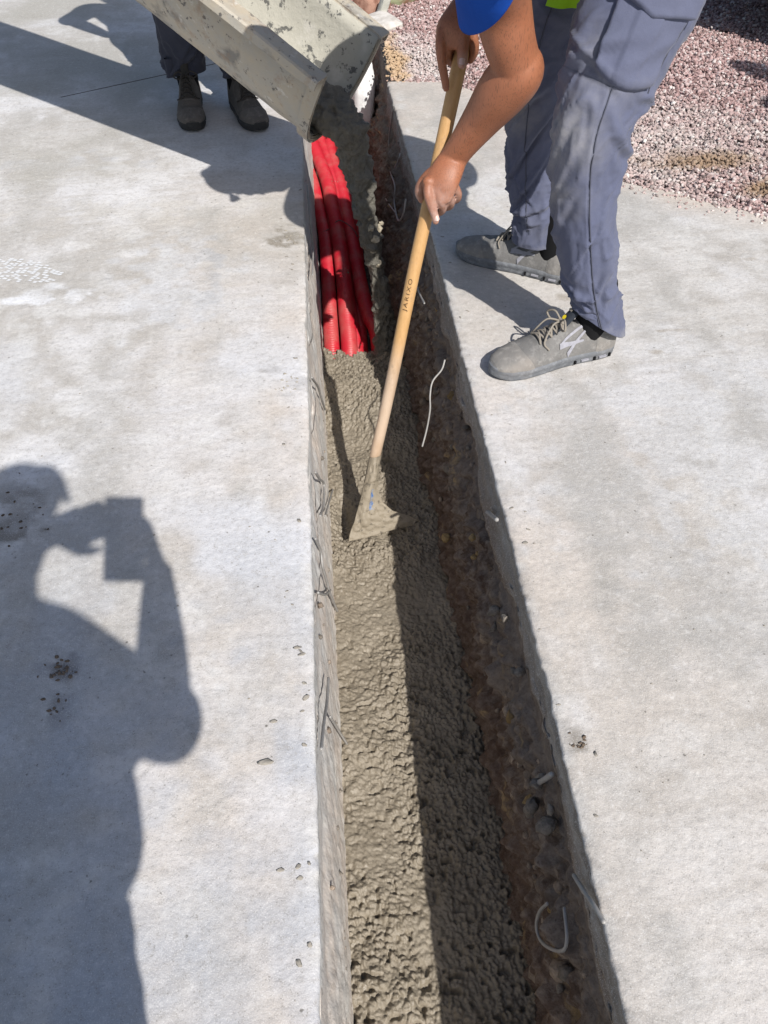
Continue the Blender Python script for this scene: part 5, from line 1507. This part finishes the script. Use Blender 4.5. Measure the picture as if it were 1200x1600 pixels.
figure('person', (-0.40, 3.26, 0), 'person in dark trousers and dusty black boots standing behind the chute', dict(
    pel=(-0.41, 3.27, 0.93), waist=(-0.41, 3.26, 1.06), chest=(-0.39, 3.23, 1.28), neck=(-0.38, 3.20, 1.48), head=(-0.37, 3.15, 1.63), up=(0.05, -0.15, 1), face=(0.25, -1, -0.35), across=(1, 0, 0),
    legs=[((-0.50, 3.28, 0.90), (-0.505, 3.25, 0.50), (-0.485, 3.235, 0.125)), ((-0.33, 3.28, 0.90), (-0.305, 3.24, 0.50), (-0.275, 3.20, 0.125))],
    arms=[((-0.57, 3.23, 1.38), (-0.74, 3.30, 1.12), (-0.585, 3.20, 0.97), (0.75, -0.1, -0.5), (0.3, -0.9, -0.2)), ((-0.20, 3.20, 1.38), (-0.22, 3.03, 1.12), (-0.40, 2.865, 0.925), (-0.45, -0.6, -0.5), (0.2, -0.3, -0.9))]),
    M_NAVY, M_NAVY, [((-0.487, 3.275), (-0.452, 2.968)), ((-0.315, 3.245), (-0.205, 2.952))])

# ---- the photographer, standing on the left slab just behind the camera
ph = figure('person', (-0.24, -0.42, 0), 'person standing at the near end of the trench, photographing it with a phone', dict(
    pel=(-0.155, -0.43, 0.93), waist=(-0.175, -0.43, 1.05), chest=(-0.225, -0.43, 1.24), neck=(-0.15, -0.42, 1.40), head=(-0.07, -0.375, 1.535), up=(0.12, 0.18, 1), face=(0.1, 0.9, -0.55), across=(1, 0.0, -0.08), loose=0.026, curl=0.75, sleeve=1.0,
    legs=[((-0.14, -0.43, 0.90), (-0.135, -0.41, 0.50), (-0.13, -0.44, 0.12)), ((-0.32, -0.43, 0.90), (-0.345, -0.41, 0.50), (-0.36, -0.44, 0.12))],
    arms=[((-0.045, -0.45, 1.29), (0.064, -0.31, 0.98), (0.058, -0.105, 1.08), (-0.15, 0.55, 0.3), (-1, 0.1, 0.1)), ((-0.40, -0.41, 1.33), (-0.36, -0.20, 1.10), (-0.125, -0.10, 1.20), (0.9, 0.25, 0.0), (0.2, 0.7, -0.5))]),
    M_NAVY, M_SHIRT, [((-0.135, -0.50), (-0.12, -0.20)), ((-0.365, -0.50), (-0.39, -0.20))])
vd = np.array((math.sin(R(4.6)) * math.cos(R(47.7)), math.cos(R(4.6)) * math.cos(R(47.7)), -math.sin(R(47.7))))
rt = np.array((math.cos(R(4.6)), -math.sin(R(4.6)), 0)); uv = np.cross(rt, vd)
pc = np.array((0, 0, CAM_H)) - vd * 0.012 - uv * 0.055 - rt * 0.0
phone = Parts().box(pc, (0.076, 0.162, 0.008), np.stack([rt, uv, vd], 1)).build('phone', simple('phone_glass', (0.02, 0.02, 0.022), 0.2, 0.5))
tag(phone, 'black mobile phone held up by the person photographing the trench', 'phone')
# ---- a bystander to the right of the frame; only the shadow of the head reaches the gravel
figure('person', (2.52, 1.83, 0), 'person standing on the slab to the right, casting a head shadow on the gravel', dict(
    pel=(2.52, 1.83, 0.95), waist=(2.52, 1.83, 1.08), chest=(2.52, 1.83, 1.30), neck=(2.52, 1.84, 1.50), head=(2.52, 1.86, 1.64), up=(0, 0, 1), face=(-0.5, 0.8, -0.2), across=(0.85, 0.5, 0),
    legs=[((2.44, 1.80, 0.92), (2.43, 1.80, 0.5), (2.42, 1.79, 0.12)), ((2.60, 1.87, 0.92), (2.60, 1.88, 0.5), (2.61, 1.88, 0.12))],
    arms=[((2.36, 1.74, 1.40), (2.32, 1.70, 1.12), (2.32, 1.74, 0.88), (0, 0.1, -1), (1, 0.3, 0)), ((2.68, 1.93, 1.40), (2.73, 1.95, 1.12), (2.72, 2.0, 0.88), (0, 0.1, -1), (-1, -0.3, 0))]),
    M_NAVY, M_SHIRT, [((2.45, 1.73), (2.36, 2.02)), ((2.64, 1.83), (2.57, 2.12))], voxel=0.012)

# ------------------------------------------------------------------ small things
# chalky tread print left on the slab by a dusty shoe
def tread():
    p = Parts()
    c = np.array((-0.868, 2.045)); u = np.array((0.93, -0.36)); n = np.array((0.36, 0.93))
    rng = np.random.RandomState(3)
    for i in range(-9, 10):
        off = rng.uniform(-0.004, 0.004)
        for j in range(-6, 7):
            x, y = i * 0.0150 + off * 0.3 + rng.normal(0, 0.0015), j * 0.0105 + (0.005 if i % 2 else 0) + 0.25 * abs(i) * 0.0008 * i + rng.normal(0, 0.001)
            if (x / 0.132) ** 2 + (y / 0.058) ** 2 > 1 or rng.rand() < 0.32 or vnoise(np.array([[x * 40, y * 40, 0.5]]), 5)[0] > 0.55: continue
            hx, hy = 0.0070 * rng.uniform(0.7, 1.0), 0.0047 * rng.uniform(0.65, 1.05)
            q = [c + u * (x + a * hx + 0.3 * b * hy) + n * (y + b * hy) for a, b in ((-1, -1), (1, -1), (1, 1), (-1, 1))]
            b0 = p.n
            p.add([(a, b, 0.0012) for a, b in q], np.array([(0, 1, 2, 3)]))
    return p
k = NT('chalk_dust', 0.95, 0.1); k.color(k.mix(k.noise(140, 4, 0.7, k.world()), (0.50, 0.51, 0.52), (0.68, 0.69, 0.70)))
pr = tread().build('chalk_tread_print', k.m, left_slab)
pr['kind'] = 'stuff'
pr['label'] = 'white chalky shoe tread print on the left slab'

# crumbs of dirt and dried mortar lying on the slabs: too small to pick apart
M_DIRT = stone_mat('dark_dirt', (0.13, 0.10, 0.075))
M_GREYCR = stone_mat('grey_mortar', (0.33, 0.30, 0.25))
rng = np.random.RandomState(11)
for (cx, cy), n_, sp, sz, mt, lb in [((-0.492, 0.722), 26, 0.014, 0.0035, M_DIRT, 'dark dirt crumbs in the brown smear on the left slab'), ((-0.487, 0.66), 10, 0.012, 0.003, M_DIRT, 'dark dirt crumbs just below the brown smear'),
                                 ((-0.67, 1.09), 30, 0.045, 0.003, M_DIRT, 'dirt crumbs at the head of the photographer shadow'), ((-0.104, 2.169), 22, 0.022, 0.004, M_GREYCR, 'grey mortar crumbs on the left slab edge beside the conduits'),
                                 ((-0.10, 1.475), 16, 0.018, 0.003, M_GREYCR, 'mortar splashes on the left slab edge opposite the shovel handle'), ((0.353, 0.525), 16, 0.008, 0.003, M_DIRT, 'dirt crumbs on the right slab near the trench'),
                                 ((-0.6, 1.2), 90, 0.55, 0.0016, M_GREYCR, 'tiny grit scattered on the left slab'), ((0.85, 1.2), 110, 0.5, 0.0017, M_GREYCR, 'tiny grit scattered on the right slab')]:
    p = Parts()
    for _ in range(n_):
        x, y = cx + rng.normal(0, sp), cy + rng.normal(0, sp)
        if TR_L - 0.01 < x < TR_R + 0.01 or y > 2.3: continue
        r = sz * rng.uniform(0.35, 1.4)
        p.add(*lump_arrays(rng.randint(8), (x, y, r * 0.25), (r, r * 0.8, r * 0.55)))
    tag(p.build('crumbs' if sp < 0.1 else 'grit', mt, None, True), lb, 'crumbs', kind='stuff')

p = Parts()                # splashes of the pour dried on the slab rim
for _ in range(70):
    y = rng.uniform(0.2, 2.6); x = TR_L - 0.008 - abs(rng.normal(0, 0.035)) if rng.rand() < 0.7 else TR_R + 0.008 + abs(rng.normal(0, 0.03))
    r = 0.0035 * rng.uniform(0.25, 1.3) * (1.6 if rng.rand() < 0.08 else 1)
    p.add(*lump_arrays(rng.randint(8), (x, y, 0.0004), (r * rng.uniform(1, 1.8), r, r * 0.3)))
tag(p.build('mortar_splashes', stone_mat('dried_splash', (0.42, 0.385, 0.33)), None, True), 'small dried mortar splashes along both rims of the trench', 'splashes', kind='stuff')

# rubble at the far end of the trench, behind the chute
def rubble(name, loc, size, rot, mat, label, cat, seed):
    p = Parts()
    th, ph_ = np.meshgrid(np.linspace(0.02, np.pi - 0.02, 14), np.linspace(0, 2 * np.pi, 20, endpoint=False), indexing='ij')
    d = np.stack([np.sin(th) * np.cos(ph_), np.sin(th) * np.sin(ph_), np.cos(th)], -1).reshape(-1, 3)
    s = np.sign(d) * np.abs(d) ** 0.55
    v = s * np.array(size) / 2 * (1 + 0.10 * fbm(d * 2.2, seed, 3))[:, None]
    f = [grid_faces(14, 20, True), np.array([list(range(20))[::-1]]), np.array([[13 * 20 + i for i in range(20)]])]
    o = p.add(v, f).build(name, mat, None, True)
    o.location = loc; o.rotation_euler = rot
    return tag(o, label, cat)
def mottled(name, a, b, sc=12):
    k = NT(name, 0.85, 0.2); k.color(k.mix(k.ramp(k.noise(sc, 4, 0.6, k.world()), [(0.42, 0.0), (0.58, 1.0)]), a, b)); k.bump(k.noise(60, 4, 0.6, k.world()), 0.4, 0.008); return k.m
rubble('sack', (0.40, 4.62, 0.05), (0.32, 0.20, 0.18), (0.1, 0.1, 0.4), mottled('mottled_sack', (0.30, 0.33, 0.20), (0.26, 0.13, 0.09), 9), 'mottled green and brown sack at the far end of the trench', 'sack', 2)
rubble('broken_brick', (0.20, 4.52, 0.06), (0.05, 0.06, 0.22), (0.1, 0.05, 0.2), mottled('pink_brick', (0.42, 0.22, 0.19), (0.52, 0.32, 0.28), 20), 'pinkish broken brick standing behind the chute', 'brick', 3)
rubble('plaster_piece', (0.315, 4.22, -0.01), (0.18, 0.22, 0.05), (0.05, -0.1, 0.5), mottled('pale_plaster', (0.45, 0.42, 0.38), (0.60, 0.57, 0.53), 16), 'flat pale plaster piece beside the far trench edge', 'rubble', 4)
rubble('plaster_piece', (0.345, 4.34, 0.03), (0.045, 0.05, 0.15), (0.3, 0.25, 0.3), mottled('pale_plaster_b', (0.45, 0.45, 0.40), (0.58, 0.58, 0.53), 16), 'small upright plaster piece next to the flat one', 'rubble', 5)
rubble('brown_rock', (0.30, 4.48, 0.0), (0.22, 0.14, 0.10), (0.0, 0.2, 0.9), mottled('brown_rock', (0.20, 0.10, 0.07), (0.34, 0.20, 0.15), 14), 'reddish brown rock under the mottled sack', 'rock', 6)
rubble('white_block', (0.2150, 3.9244, -0.2200), (0.10, 0.14, 0.30), (0.05, 0.04, 0.05), mottled('white_foam', (0.66, 0.66, 0.66), (0.78, 0.78, 0.78), 10), 'white foam block standing in the trench beyond the chute mouth', 'foam block', 7)

# dark van parked on the gravel, just outside the frame; its shadow reaches the picture
k = NT('dark_van_paint', 0.3, 0.5); k.color((0.012, 0.013, 0.016)); M_VAN = k.m
M_TYRE = simple('tyre_rubber', (0.02, 0.02, 0.02), 0.9, 0.2)
M_RIM = simple('steel_rim', (0.35, 0.35, 0.36), 0.4, 0.5, metal=0.8)
M_GLASS = simple('dark_glass', (0.02, 0.025, 0.03), 0.08, 0.6)
vx = Vector((0.72, -0.69, 0)).normalized(); vy = Vector((0.69, 0.72, 0)).normalized()
VO = Vector((1.72, 4.03, 0))                 # rear near corner at the sill
def vp(a, b, z): q = VO + vx * a + vy * b; return (q.x, q.y, z)
van = empty('parked_van', vp(2.2, 0.9, 0), 'dark van parked on the gravel beyond the right slab', 'van')
prof = [(0.0, 0.27), (4.5, 0.27), (4.62, 0.45), (4.55, 0.85), (4.3, 1.0), (3.75, 1.12), (3.2, 1.75), (2.9, 1.90), (0.15, 1.92), (0.02, 1.75), (-0.02, 0.6)]
p = Parts(); v = []
m = len(prof)
for b, ins in ((0.06, 0.06), (0.0, 0.0), (0.0, 0.0), (1.8, 0.0), (1.8, 0.0), (1.74, 0.06)):
    for a, z in prof: v.append(vp(min(max(a, ins), 4.6 - ins), b + (0.12 if z > 1.5 and b < 1 else (-0.12 if z > 1.5 else 0)), z))
p.add(np.array(v), [grid_faces(6, m, True), np.array([list(range(m))]), np.array([[5 * m + i for i in range(m)]])])
vb = p.build('body', M_VAN, van, False)
p = Parts(); p.add(np.array([vp(2.35, -0.012, 1.12), vp(3.45, -0.012, 1.12), vp(3.05, 0.09, 1.68), vp(2.35, 0.09, 1.68)]), np.array([(0, 1, 2, 3)])); p.build('window', M_GLASS, van)
for a in (0.85, 3.65):
    for b in (0.06, 1.74):
        c = vp(a, b, 0.33); t_ = np.array(vy)
        w_ = Parts().tube([np.array(c) - t_ * 0.09, np.array(c) - t_ * 0.07, np.array(c) + t_ * 0.07, np.array(c) + t_ * 0.09], [0.29, 0.33, 0.33, 0.29], 36, cap=False).build('wheel', M_TYRE, van, False)
        Parts().tube([np.array(c) - t_ * 0.094, np.array(c) + t_ * 0.094], 0.19, 24, cap=False).build('rim', M_RIM, w_, False)
